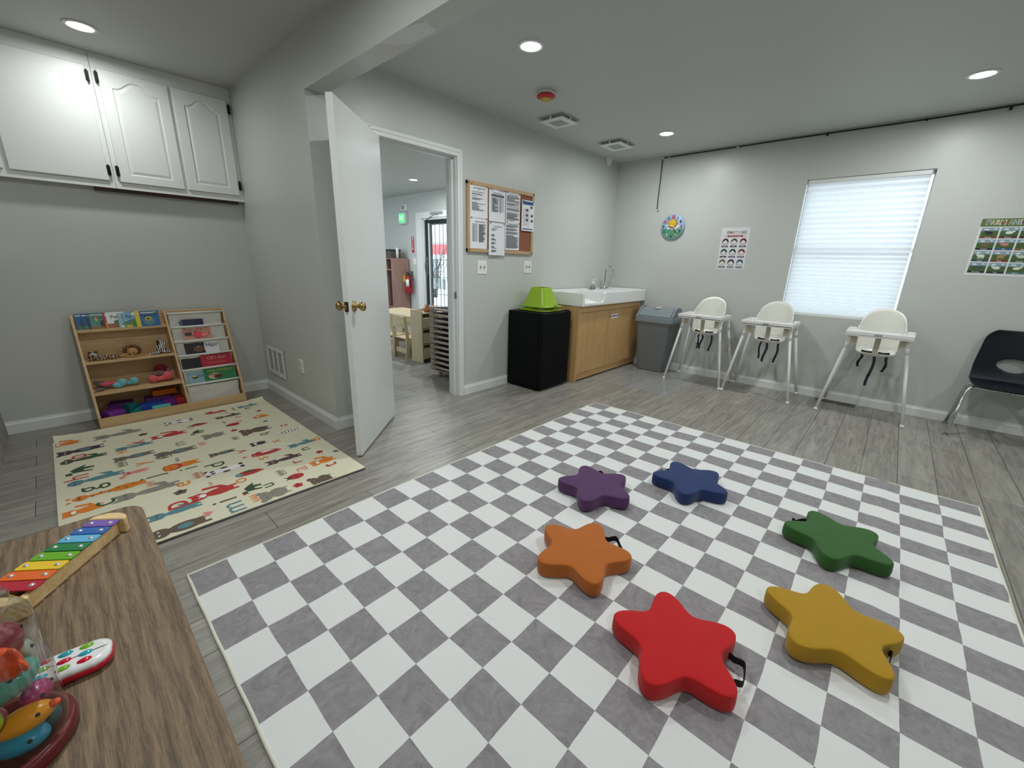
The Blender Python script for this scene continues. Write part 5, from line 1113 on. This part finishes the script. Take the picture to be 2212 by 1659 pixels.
block('crimson foam block at the right end of the bottom shelf', T_(-1.215, -4.510, ZF - .0, 0), (.12, .052, .085), (170, 34, 56))
block('violet foam slab under the orange brick', T_(-1.33, -4.63, ZF, 0), (.09, .15, .092), (104, 50, 130))
block('orange foam brick on top of the pile in the bottom shelf', T_(-1.335, -4.580, ZF + .0925, 0), (.06, .15, .042), (236, 122, 24))

# ================================================================= TABLE AND TOYS
tb = thing('wooden_table', 'rustic wood-look table in the bottom left foreground', 'table', (0, 0, 0))
TZ = .55
MB().prism(rrect(1.412, 2.62, -5.60, -4.984, .045, 8), TZ - .028, TZ).build('table_top', TABLEW, tb, bevel=.004, seg=3)
for x in (1.47, 2.56):
    for y in (-5.54, -5.045): MB().lathe([(0, 0), (.016, 0), (.021, .30), (.024, TZ - .028), (0, TZ - .028)], c=(x, y, 0), n=20).build('table_leg', mat('table_leg_grey', (150, 150, 146), .4, metal=.6), tb)
b = MB(); b.box(1.45, 2.58, -5.56, -5.54, TZ - .075, TZ - .029); b.box(1.45, 2.58, -5.04, -5.02, TZ - .075, TZ - .029); b.build('apron', TABLEW, tb)

# xylophone: local x along the length (toward camera side), y across, z up
dx_ = Vector((.751, -.660, 0)).normalized(); ey = Vector((-dx_.y, dx_.x, 0))
XM = Matrix(((dx_.x, ey.x, 0, 1.5505), (dx_.y, ey.y, 0, -5.0675), (0, 0, 1, TZ), (0, 0, 0, 1)))
xy = thing('toy_xylophone', 'wooden toy xylophone with eight rainbow coloured bars on the table', 'xylophone', M=XM)
for s_ in (-1, 1):
    a0, a1 = .0205 - .001, .0205 + .0018 * 8.2
    MB().prism([(-.012, s_ * (a0 + .006)), (-.012, s_ * (a0 - .006)), (.238, s_ * (a1 - .006)), (.238, s_ * (a1 + .006))], 0, .031).build('rail', PINE, xy, bevel=.001)
for x0, hw in ((-.029, .040), (.249, .056)):
    sgn = -1 if x0 < 0 else 1
    o_ = [(x0 - sgn * .014, -hw), (x0 - sgn * .014, hw)] + [(x0 - sgn * .010 + sgn * .026 * math.cos(a), hw * math.sin(a)) for a in [PI / 2 - PI * k / 12 for k in range(13)]]
    MB().prism(o_, 0, .040).build('end_block', PINE, xy, bevel=.003)
for i, c in enumerate([(118, 84, 176), (30, 96, 180), (96, 180, 222), (18, 124, 66), (104, 176, 24), (240, 200, 40), (232, 104, 32), (184, 24, 56)]):
    hl = .0205 + .0018 * i + .0135
    br = MB().prism(rrect(.0294 * i - .0132, .0294 * i + .0132, -hl, hl, .005), .036, .0395).build('tone_bar', mat('bar_%d' % i, c, .35, coat=.3), xy, bevel=.0008)
    for s_ in (-1, 1): MB().ell((.0294 * i, s_ * (.0205 + .0018 * i), .0395), (.0052, .0052, .0028), 14, 8).build('bolt', mat('pin_silver', (206, 206, 204), .25, metal=.5), br)

# toy remote
RM = Matrix.Translation((1.978, -5.168, TZ)) @ Matrix.Rotation(math.radians(-8), 4, 'Z')
rm = thing('toy_phone', 'white and red toy remote with coloured buttons on the table', 'toy phone', M=RM)
b = MB(); loft(b, [[(x, y, z) for x, y in rrect(-.031 + i_, .031 - i_, -.083 + i_, .083 - i_, .024, 8)] for i_, z in ((.006, 0), (.001, .004), (0, .010), (.0, .015))]); b.build('red_base', mat('toy_red', (196, 20, 44), .25, coat=.5), rm)
b = MB(); loft(b, [[(x, y, z) for x, y in rrect(-.030 + i_, .030 - i_, -.082 + i_, .082 - i_, .023, 8)] for i_, z in ((0, .015), (.0005, .019), (.003, .0225), (.008, .0245))]); b.build('white_top', mat('toy_white', (238, 238, 238), .18, coat=.6), rm)
bc = {'g': (124, 184, 44), 't': (44, 168, 186), 'r': (206, 22, 52)}
for i, row in enumerate(('gtr', 'trg', 'rgt')):
    for j, c in enumerate(row):
        MB().ell((-.0165 + .0165 * j, .050 - .0255 * i, .0240), (.0060, .0098, .0036), 16, 8).build('button', mat('btn_' + c, bc[c], .15, coat=.6), rm)
for k in range(4): MB().ell((-.014 + .0095 * k, -.045, .0240), (.0042, .0060, .003), 12, 8).build('button', mat('btn_' + 'gtrg'[k], bc['gtrg'[k]], .15, coat=.6), rm)

# clear jar of bath toys
JC = (2.088, -5.213)
jr = thing('clear_toy_jar', 'transparent plastic jar with a red base full of bath toys', 'jar', (JC[0], JC[1], TZ))
CL = bpy.data.materials.new('clear_jar_plastic'); CL.use_nodes = True; nt = CL.node_tree; nt.nodes.remove(nt.nodes['Principled BSDF'])
t1 = nt.nodes.new('ShaderNodeBsdfTransparent'); t1.inputs[0].default_value = (.97, .975, .98, 1); g1 = nt.nodes.new('ShaderNodeBsdfGlossy'); g1.inputs['Roughness'].default_value = .04
lw = nt.nodes.new('ShaderNodeLayerWeight'); lw.inputs['Blend'].default_value = .5; pw_ = nt.nodes.new('ShaderNodeMath'); pw_.operation = 'POWER'; pw_.inputs[1].default_value = 2.6; nt.links.new(lw.outputs['Facing'], pw_.inputs[0]); ad_ = nt.nodes.new('ShaderNodeMath'); ad_.operation = 'MULTIPLY_ADD'; ad_.inputs[1].default_value = .75; ad_.inputs[2].default_value = .045; nt.links.new(pw_.outputs[0], ad_.inputs[0]); m1 = nt.nodes.new('ShaderNodeMixShader')
nt.links.new(ad_.outputs[0], m1.inputs[0]); nt.links.new(t1.outputs[0], m1.inputs[1]); nt.links.new(g1.outputs[0], m1.inputs[2]); nt.links.new(m1.outputs[0], nt.nodes['Material Output'].inputs[0])
MB().lathe([(.0735, .022), (.0735, .19), (.070, .210), (.058, .226), (.056, .232), (.058, .238), (.056, .240), (0, .2405)], n=56).build('jar_wall', CL, jr)
MB().lathe([(0, 0), (.076, 0), (.079, .004), (.079, .018), (.0755, .024), (.066, .024), (.066, .012), (0, .012)], n=56).build('red_base', mat('jar_base_red', (104, 34, 36), .3), jr)
MB().lathe([(.0795, .006), (.0800, .006), (.0800, .016), (.0795, .016)], n=10, a0=-.1, a1=.25).build('base_mark', BLACK, jr)
def bath(name, label, c, r, col, rot, tail=None, tcol=None, extra=None):
    M = Matrix.Translation((JC[0] + c[0], JC[1] + c[1], TZ + c[2])) @ Matrix.Rotation(math.radians(rot[0]), 4, 'Z') @ Matrix.Rotation(math.radians(rot[1]), 4, 'Y')
    r = [v_ * 1.28 for v_ in r]; c = (c[0] * .92, c[1] * .92, c[2] * 1.04)
    t = thing(name, label, 'bath toy', M=M, group='rubber bath toys in the clear jar')
    b = MB(); b.ell((0, 0, 0), r, 20, 12)
    if tail: b.ell((-r[0] * .95, 0, r[2] * .35), (r[0] * .45, r[1] * .3, r[2] * .42), 12, 8, M=Matrix.Rotation(.5, 3, 'Y').to_4x4()); b.ell((-r[0] * .95, 0, -r[2] * .35), (r[0] * .45, r[1] * .3, r[2] * .42), 12, 8, M=Matrix.Rotation(-.5, 3, 'Y').to_4x4())
    b.build('body', mat('rub_%d_%d_%d' % col, col, .35, coat=.2, vary=.12, vscale=30), t, remesh=.003, smooth=True)
    if tcol:
        nm, cc, rr, kc = tcol; MB().ell(cc, rr, 12, 8).build(nm, mat('rub_%d_%d_%d' % kc, kc, .4), t)
    for s_ in (-1, 1): MB().ell((r[0] * .62, s_ * r[1] * .62, r[2] * .35), .0028, 8, 6).build('eye', BLACK, t)
    return t
bath('rubber_fish', 'orange rubber fish with forked tail near the top of the jar', (.008, .032, .146), (.026, .012, .019), (232, 82, 32), (215, 25), True)
bath('rubber_whale', 'dark red rubber toy behind the orange fish at the top of the jar', (-.020, .034, .158), (.022, .014, .022), (124, 24, 36), (150, 0))
bath('rubber_turtle', 'big sea green rubber toy in the middle of the jar', (-.006, .022, .104), (.036, .024, .017), (84, 150, 130), (70, -28))
bath('rubber_octopus', 'pale grey-green rubber toy high against the back of the jar', (-.030, .044, .128), (.013, .012, .014), (150, 156, 138), (20, 0))
bath('rubber_seahorse', 'magenta rubber toy against the right side of the jar', (-.008, .048, .068), (.013, .016, .011), (160, 38, 98), (70, 10))
bath('rubber_duck', 'yellow rubber duck with orange beak low in the jar', (.020, .034, .056), (.026, .015, .013), (230, 150, 16), (75, -14), False, ('beak', (.032, 0, .002), (.008, .006, .005), (224, 84, 36)))
bath('rubber_dolphin', 'bright blue rubber toy at the bottom of the jar', (.026, .026, .032), (.026, .016, .013), (26, 136, 164), (60, -8), True)
bath('rubber_crab', 'dark teal rubber toy at the lower right of the jar', (.004, .050, .034), (.014, .012, .014), (20, 92, 100), (50, 0))
bath('rubber_frog', 'lime rubber toy at the left side of the jar', (.030, .002, .082), (.016, .015, .014), (150, 176, 50), (100, 0))
bath('rubber_boat', 'maroon rubber toy at the bottom left of the jar', (-.030, -.010, .036), (.022, .020, .015), (120, 34, 44), (10, 0))
bath('rubber_star', 'green rubber toy in the back left of the jar', (-.036, -.014, .090), (.018, .016, .018), (70, 132, 84), (80, 0))

# ================================================================= NEXT ROOM
# exit door
d2 = thing('door_2', 'black framed glass exit door with white security grille', 'door', (0, 0, 0)); d2['kind'] = 'structure'
DB = mat('door_dark', (30, 38, 42), .4)
b = MB(); b.box(DX0 + .03, -3.90, .03, .075, .01, 1.955); b.box(-3.24, DX1 - .03, .03, .075, .01, 1.955); b.box(-3.90, -3.24, .03, .075, 1.87, 1.955); b.box(-3.90, -3.24, .03, .075, .01, .24)
b.build('door_frame_leaf', DB, d2, bevel=.003)
MB().box(-3.90, -3.24, .050, .056, .24, 1.87).build('door_glass', GLASS, d2)
b = MB()
for x in (-3.905, -3.895, -3.74, -3.605, -3.50, -3.395, -3.26): b.box(x - .005, x + .005, .012, .022, .25, 1.885)
for z in (.378, .605, .923, 1.243, 1.543, 1.875): b.box(-3.91, -3.25, .010, .020, z - .005, z + .005)
b.build('security_grille', mat('grille_grey', (112, 122, 126), .5), d2)
MB().box(-3.94, -3.91, .005, .022, .24, 1.90).build('grille_post', TRIM, d2, bevel=.002)
MB().box(-4.055, -3.985, .010, .030, .965, 1.29).build('handle_plate', STEEL, d2, bevel=.002)
MB().tube([(-4.02, .010, 1.06), (-4.02, -.03, 1.08), (-4.02, -.03, 1.20), (-4.02, .010, 1.22)], .008, 8).build('pull_handle', STEEL, d2); MB().ell((-4.02, .02, .93), .016, 12, 8).build('deadbolt', STEEL, d2)
b = MB(); b.box(-3.80, -3.45, -.05, 0, 2.045, 2.085); b.build('closer_body', mat('closer_grey', (180, 184, 188), .4, metal=.5), d2, bevel=.004)
MB().tube([(-3.60, -.03, 2.045), (-3.58, -.12, 2.02), (-4.00, .0, 1.955)], .008, 8).build('closer_arm', STEEL, d2)
casing('trim_4', 'white casing around the glass exit door', -1, 0, 0, 0, 0) if False else None
b = MB(); b.box(DX0 - .19, DX0 - .0, -.022, 0, 0, 1.99); b.box(DX0 - .19, DX1 + .06, -.022, 0, 1.99, 2.10); b.box(DX1, DX1 + .06, -.022, 0, 0, 1.99); b.box(DX0 - .002, DX0 + .028, -.0, .10, 0, 1.99); b.box(DX1 - .028, DX1, 0, .10, 0, 1.99); b.box(DX0, DX1, 0, .10, 1.96, 1.99)
struct(b.build('trim_4', TRIM, bevel=.003), 'white casing around the glass exit door', 'door trim')
# exit sign, strobe, arrow sign, switch
t = thing('exit_sign', 'green lit EXIT sign high on the far wall by the exit door', 'exit sign', M=onB(-4.71, 2.02))
MB().prism(rrect(-.15, .15, -.11, .11, .03), 0, .045).build('sign_housing', mat('sign_grey', (200, 204, 206), .4), t, bevel=.004)
MB().prism(rrect(-.11, .08, -.085, .085, .01), .045, .048).build('lit_panel', mat('exit_green', (96, 226, 140), .5, emit=.75), t)
text('exit_lettering', 'EXIT', .11, -.014, 0, .0495, mat('exit_white', (190, 240, 205), .5, emit=.8), t, width=.15, bold=.003)
t = thing('fire_strobe', 'small white fire alarm strobe above the EXIT sign', 'alarm', M=onB(-4.65, 2.215))
MB().prism(rrect(-.085, .085, -.055, .055, .01), 0, .04).build('strobe_housing', WHITE, t, bevel=.004); MB().prism(rrect(-.05, .02, -.035, .035, .008), .04, .055).build('strobe_lens', mat('lens_grey', (150, 156, 160), .2), t, bevel=.006)
t = thing('extinguisher_sign', 'tall narrow red sign with white arrow on the far wall', 'sign', M=onB(-4.44, 1.52))
MB().box(-.04, .04, -.15, .15, 0, .003).build('sign_plate', mat('sign_red', (182, 30, 44), .4), t)
b = MB(); b.prism([(-.006, .09), (-.006, -.07), (-.020, -.07), (0, -.115), (.020, -.07), (.006, -.07), (.006, .09)], .003, .004); b.prism(circ(0, .11, .018, .018, 16), .003, .004); b.build('arrow_mark', PAPER, t)
text('sign_lettering', 'FIRE', .02, 0, .135, .0045, PAPER, t)
t = thing('light_switch', 'white light switch beside the glass exit door', 'light switch', M=onB(-4.40, 1.20)); rounded_plate(.10, .12).build('cover_plate', WHITE, t, bevel=.002); MB().box(-.006, .006, -.01, .012, .006, .014).build('toggle', PAPER, t)
# extinguisher
t = thing('fire_extinguisher', 'red fire extinguisher with a yellow tag hanging on the far wall', 'fire extinguisher', (-4.485, -.10, .57))
EXR = mat('extinguisher_red', (170, 20, 40), .28, coat=.4)
MB().lathe([(0, 0), (.058, 0), (.062, .01), (.062, .29), (.054, .325), (.03, .35), (.02, .36), (0, .36)], n=28).build('cylinder', EXR, t)
MB().lathe([(.0625, .14), (.063, .14), (.063, .28), (.0625, .28)], n=16, a0=-2.4, a1=-.6).build('instruction_label', PAPER, t)
b = MB(); b.lathe([(.018, .355), (.018, .39), (0, .39)], n=14); b.box(-.07, .02, -.008, .008, .392, .402); b.box(-.075, .02, -.008, .008, .412, .42); b.build('valve_handle', BLACK, t)
MB().tube([(.02, 0, .37), (.065, -.01, .35), (.078, -.01, .25), (.07, -.005, .12)], .008, 8).build('hose', BLACK, t)
MB().box(-.085, -.035, -.070, -.068, .23, .36).build('inspection_tag', mat('tag_yellow', (222, 200, 50), .6), t)
b = MB(); b.box(-.02, .02, .062, .095, .30, .44); b.build('wall_hook', STEEL, t)
# cubby lockers
LK = wood('locker_laminate', (150, 116, 106), (172, 138, 126), .45, axis='z', stretch=8); LKI = mat('locker_inside', (82, 66, 66), .6)
t = thing('cubby_locker', 'tall brown cubby locker against the far wall', 'locker', (0, 0, 0))
lx0, lx1, ly0, ly1 = -6.10, -4.580, -.42, -.03
MB().box(lx1 - .02, lx1, ly0, ly1, 0, 1.255).build('side_panel', LK, t, bevel=.002); MB().box(lx0, lx0 + .02, ly0, ly1, 0, 1.255).build('side_panel', LK, t)
MB().box(lx0, lx1 - .02, ly1 - .01, ly1, 0, 1.25).build('back_panel', LKI, t)
for z in (.0, .29, 1.02, 1.235): MB().box(lx0 + .02, lx1 - .02, ly0 + .005, ly1 - .01, z, z + .02).build('shelf', LK, t)
for k in range(1, 7): x = lx1 - .02 - k * .215; MB().box(x - .01, x + .008, ly0 + .003, ly1 - .01, .02, 1.235).build('divider', LK, t)
t = thing('storage_tote', 'dark storage box on top of the cubby locker', 'box', (-4.87, -.24, 1.2555)); MB().box(-.16, .16, -.12, .12, 0, .14).build('tote_body', mat('tote_olive', (86, 84, 78), .6), t, bevel=.01); MB().box(-.17, .17, -.13, .13, .14, .165).build('tote_lid', mat('tote_lid', (52, 50, 50), .5), t, bevel=.006)
t = thing('paper_roll', 'white roll leaning beside the storage box on the locker', 'roll', (-4.67, -.22, 1.256)); MB().lathe([(.012, 0), (.025, 0), (.025, .20), (.012, .20), (.012, 0)], n=18).build('roll', PAPER, t)
# stacked cots
COTG = mat('cot_taupe', (150, 136, 122), .5); COTT = mat('cot_tube', (178, 164, 146), .45); COTS = mat('cot_sheet', (60, 60, 70), .9)
def cot0():
    t = thing('stacking_cot', '', 'cot', (0, 0, 0), group='stacked taupe nap cots in the next room')
    for x0 in (0, .50):
        for y0 in (0, 1.20): MB().box(x0, x0 + .08, y0, y0 + .085, 0, .048).build('corner_block', COTG, t, bevel=.006)
    for y in (.02, 1.265): MB().tube([(.08, y, .024), (.50, y, .024)], .013, 10).build('end_tube', COTT, t)
    for x in (.02, .56): MB().tube([(x, .085, .024), (x, 1.20, .024)], .013, 10).build('side_tube', COTT, t)
    b = MB(); b.box(.03, .55, .05, 1.235, .030, .034); b.build('cot_sheet', COTS, t)
    b = MB(); 
    for x in (.10, .46): b.tube([(x, -.002, .012), (x + .02, -.008, .024), (x, -.002, .036)], .003, 6)
    b.build('sheet_tie', PAPER, t)
    return t
N = 12; q0 = None
for k in range(N):
    z = .075 + k * .0575
    lab = 'taupe nap cot in the stack behind the doorway, ' + (['lowest', 'second lowest', 'third from the bottom', 'fourth from the bottom', 'fifth from the bottom', 'sixth from the bottom', 'sixth from the top', 'fifth from the top', 'fourth from the top', 'third from the top', 'second from the top', 'topmost'][k])
    if q0 is None: q0 = cot0(); q0.location = (-.795, -2.345, z); q0['label'] = lab
    else: dup(q0, (-.795, -2.345, z), 0, lab)
t = thing('cot_carrier', 'low trolley with round feet carrying the stacked nap cots', 'cot carrier', (-.795, -2.345, 0))
for x in (.13, .45):
    for y in (.035, 1.24): MB().lathe([(0, 0), (.017, 0), (.026, .066), (0, .066)], c=(x, y, 0), n=16).build('foot', COTG, t)
MB().box(.02, .56, .0, 1.28, .066, .074).build('carrier_plate', COTG, t)
# tall organiser
t = thing('toy_organizer', 'narrow pale wooden bin organiser beside the play table', 'shelf unit', (0, 0, 0))
MB().prism([(-1.515, 0), (-1.285, 0), (-1.285, .63), (-1.30, .645), (-1.515, .645)], -2.095, -2.078, f=lambda x, y, z: (x, z, y)).build('side_panel', LTWOOD, t, bevel=.001)
MB().prism([(-1.515, 0), (-1.285, 0), (-1.285, .63), (-1.30, .645), (-1.515, .645)], -1.50, -1.483, f=lambda x, y, z: (x, z, y)).build('side_panel', LTWOOD, t)
MB().box(-1.515, -1.505, -2.078, -1.50, .02, .64).build('back_panel', LTWOOD, t)
for z in (.045, .22, .41, .60): MB().box(-1.505, -1.30, -2.078, -1.50, z, z + .012).build('shelf', LTWOOD, t)
for z in (.058, .24, .43):
    MB().box(-1.49, -1.287, -2.075, -1.79, z, z + .125).build('bin_drawer', LTWOOD, t, bevel=.006); MB().box(-1.49, -1.287, -1.785, -1.505, z, z + .125).build('bin_drawer', LTWOOD, t, bevel=.006)
t = thing('toy_basket', 'small orange basket of wooden pieces on top of the organiser', 'basket', (-1.39, -1.90, .6125))
MB().lathe([(0, 0), (.06, 0), (.075, .05), (.07, .05), (.055, .006), (0, .006)], n=24).build('basket', mat('terracotta', (180, 104, 66), .7), t)
for k in range(8): a = k * .8; MB().tube([(.02 * math.cos(a), .02 * math.sin(a), .02), (.055 * math.cos(a), .055 * math.sin(a), .075 + .012 * (k % 3))], .008, 6).build('wooden_piece', mat('piece_%d' % (k % 2), ((176, 96, 60), (206, 190, 176))[k % 2], .7), t)
# play table
t = thing('play_table', 'pale wooden toddler table in the next room', 'table', (0, 0, 0))
MB().prism(rrect(-2.90, -1.56, -1.85, -1.30, .03), .478, .50).build('table_top', LTWOOD, t, bevel=.003)
for x in (-2.84, -1.62):
    for y in (-1.81, -1.36): MB().box(x - .025, x + .025, y - .025, y + .025, 0, .478).build('table_leg', LTWOOD, t, bevel=.003)
b = MB(); b.box(-2.84, -1.62, -1.825, -1.81, .42, .478); b.box(-2.84, -1.62, -1.365, -1.345, .42, .478); b.build('apron', LTWOOD, t)
t = thing('grey_tray', 'small dark tray lying on the toddler table', 'tray', (-1.70, -1.78, .5005)); MB().box(-.09, .09, -.06, .06, 0, .012).build('tray_base', mat('tray_grey', (110, 100, 88), .5), t, bevel=.003)
def kid_chair(label, x, y, rz):
    t = thing('toddler_chair', label, 'chair', (x, y, 0), rz, group='pale wooden toddler chairs at the toddler table')
    for s_ in (-1, 1):
        MB().prism([(-.02, 0), (.04, 0), (.045, .20), (.03, .35), (.005, .548), (-.035, .552), (-.01, .35), (-.005, .20)], s_ * .138 - .008, s_ * .138 + .008, f=lambda x_, y_, z_: (z_, x_, y_)).build('rear_side', LTWOOD, t, bevel=.002)
        MB().box(s_ * .138 - .008, s_ * .138 + .008, .20, .25, 0, .255).build('leg', LTWOOD, t, bevel=.002)
        MB().box(s_ * .138 - .006, s_ * .138 + .006, .04, .20, .19, .25).build('side_rail', LTWOOD, t)
    MB().prism([(-.13, .40), (.13, .40), (.13, .53), (.07, .553), (-.07, .553), (-.13, .53)], -.028, -.012, f=lambda x_, y_, z_: (x_, z_ + (y_ - .4) * -.1 + .012, y_)).build('backrest', LTWOOD, t, bevel=.002)
    MB().box(-.13, .13, .0, .26, .255, .268).build('seat', LTWOOD, t, bevel=.003)
    MB().box(-.13, .13, .012, .024, .07, .13).build('stretcher', LTWOOD, t)
    return t
kid_chair('pale wooden toddler chair with its back to the doorway', -1.735, -2.115, 0)
kid_chair('pale wooden toddler chair farther left, partly behind the open door', -2.055, -2.105, 0)
t = thing('play_crate', 'blue and pink printed toy box on the floor under the toddler table', 'toy box', (-2.35, -1.20, 0)); MB().box(-.16, .16, -.1, .1, 0, .22).build('crate_box', mat('crate_blue', (84, 132, 226), .5), t, bevel=.004); MB().box(-.14, .14, -.102, -.1, .12, .18).build('crate_print', mat('crate_pink', (226, 84, 120), .5), t)
# ================================================================= OUTSIDE THE EXIT DOOR
struct(MB().box(-40, 20, .14, 60, -.16, -.06).build('ground_outside', mat('pavement', (196, 198, 196), .8, vary=.1, vscale=2)), 'pale paved ground outside the exit door', 'ground')
t = thing('shop_building', 'white low building with red stripe outside the exit door', 'building', (0, 0, 0))
MB().box(-24, -8, 9, 13, -.06, 3.2).build('building_wall', mat('render_white', (220, 226, 226), .7), t); MB().box(-24, -8, 8.95, 9, 1.55, 2.05).build('red_stripe', mat('stripe_red', (226, 96, 100), .5), t)
b = MB()
for k in range(9): b.box(-23 + k * 1.7, -22.1 + k * 1.7, 8.93, 8.96, .2, 1.3)
b.build('window_row', mat('shop_glass', (130, 146, 150), .2), t)
rnd = random.Random(11)
for n_ in range(3):
    t = thing('bare_shrub', ['bare shrub outside, left of the exit door glass', 'bare shrub outside, middle of the exit door glass', 'bare shrub outside, right in the exit door glass'][n_], 'shrub', (-9.6 + n_ * 1.9, 4.4 + .3 * n_, -.06), group='bare shrubs outside the exit door')
    b = MB()
    for k in range(26):
        p = Vector((rnd.uniform(-.1, .1), rnd.uniform(-.1, .1), 0)); d = Vector((rnd.uniform(-.3, .3), rnd.uniform(-.3, .3), 1.4)); pts = [p.copy()]
        for q in range(5): p = p + d * .30; d += Vector((rnd.uniform(-.35, .35), rnd.uniform(-.35, .35), -.1)); pts.append(p.copy())
        b.tube(pts, [.016, .013, .011, .009, .007, .004], 5)
    b.build('branches', mat('bark', (96, 88, 82), .9), t)
for n_ in range(3):
    x = -3.82 + .14 * n_; t = thing('door_notice', ['printed notice taped to the left of the door glass', 'printed notice taped to the middle of the door glass', 'printed notice taped to the right of the door glass'][n_], 'notice', M=onB(x, .80, .0485), group='notices on the exit door glass')
    b = MB(); b.box(-.055, .055, -.10, .10, 0, .0008, 0)
    for k in range(8): b.box(-.042, -.042 + .05 + .03 * ((k * 7) % 3) / 2, .085 - k * .022 - .004, .085 - k * .022, .0008, .0012, 1)
    b.build('notice_sheet', [mat('thin_paper', (226, 240, 240), .7, trans=.3), INK], t)
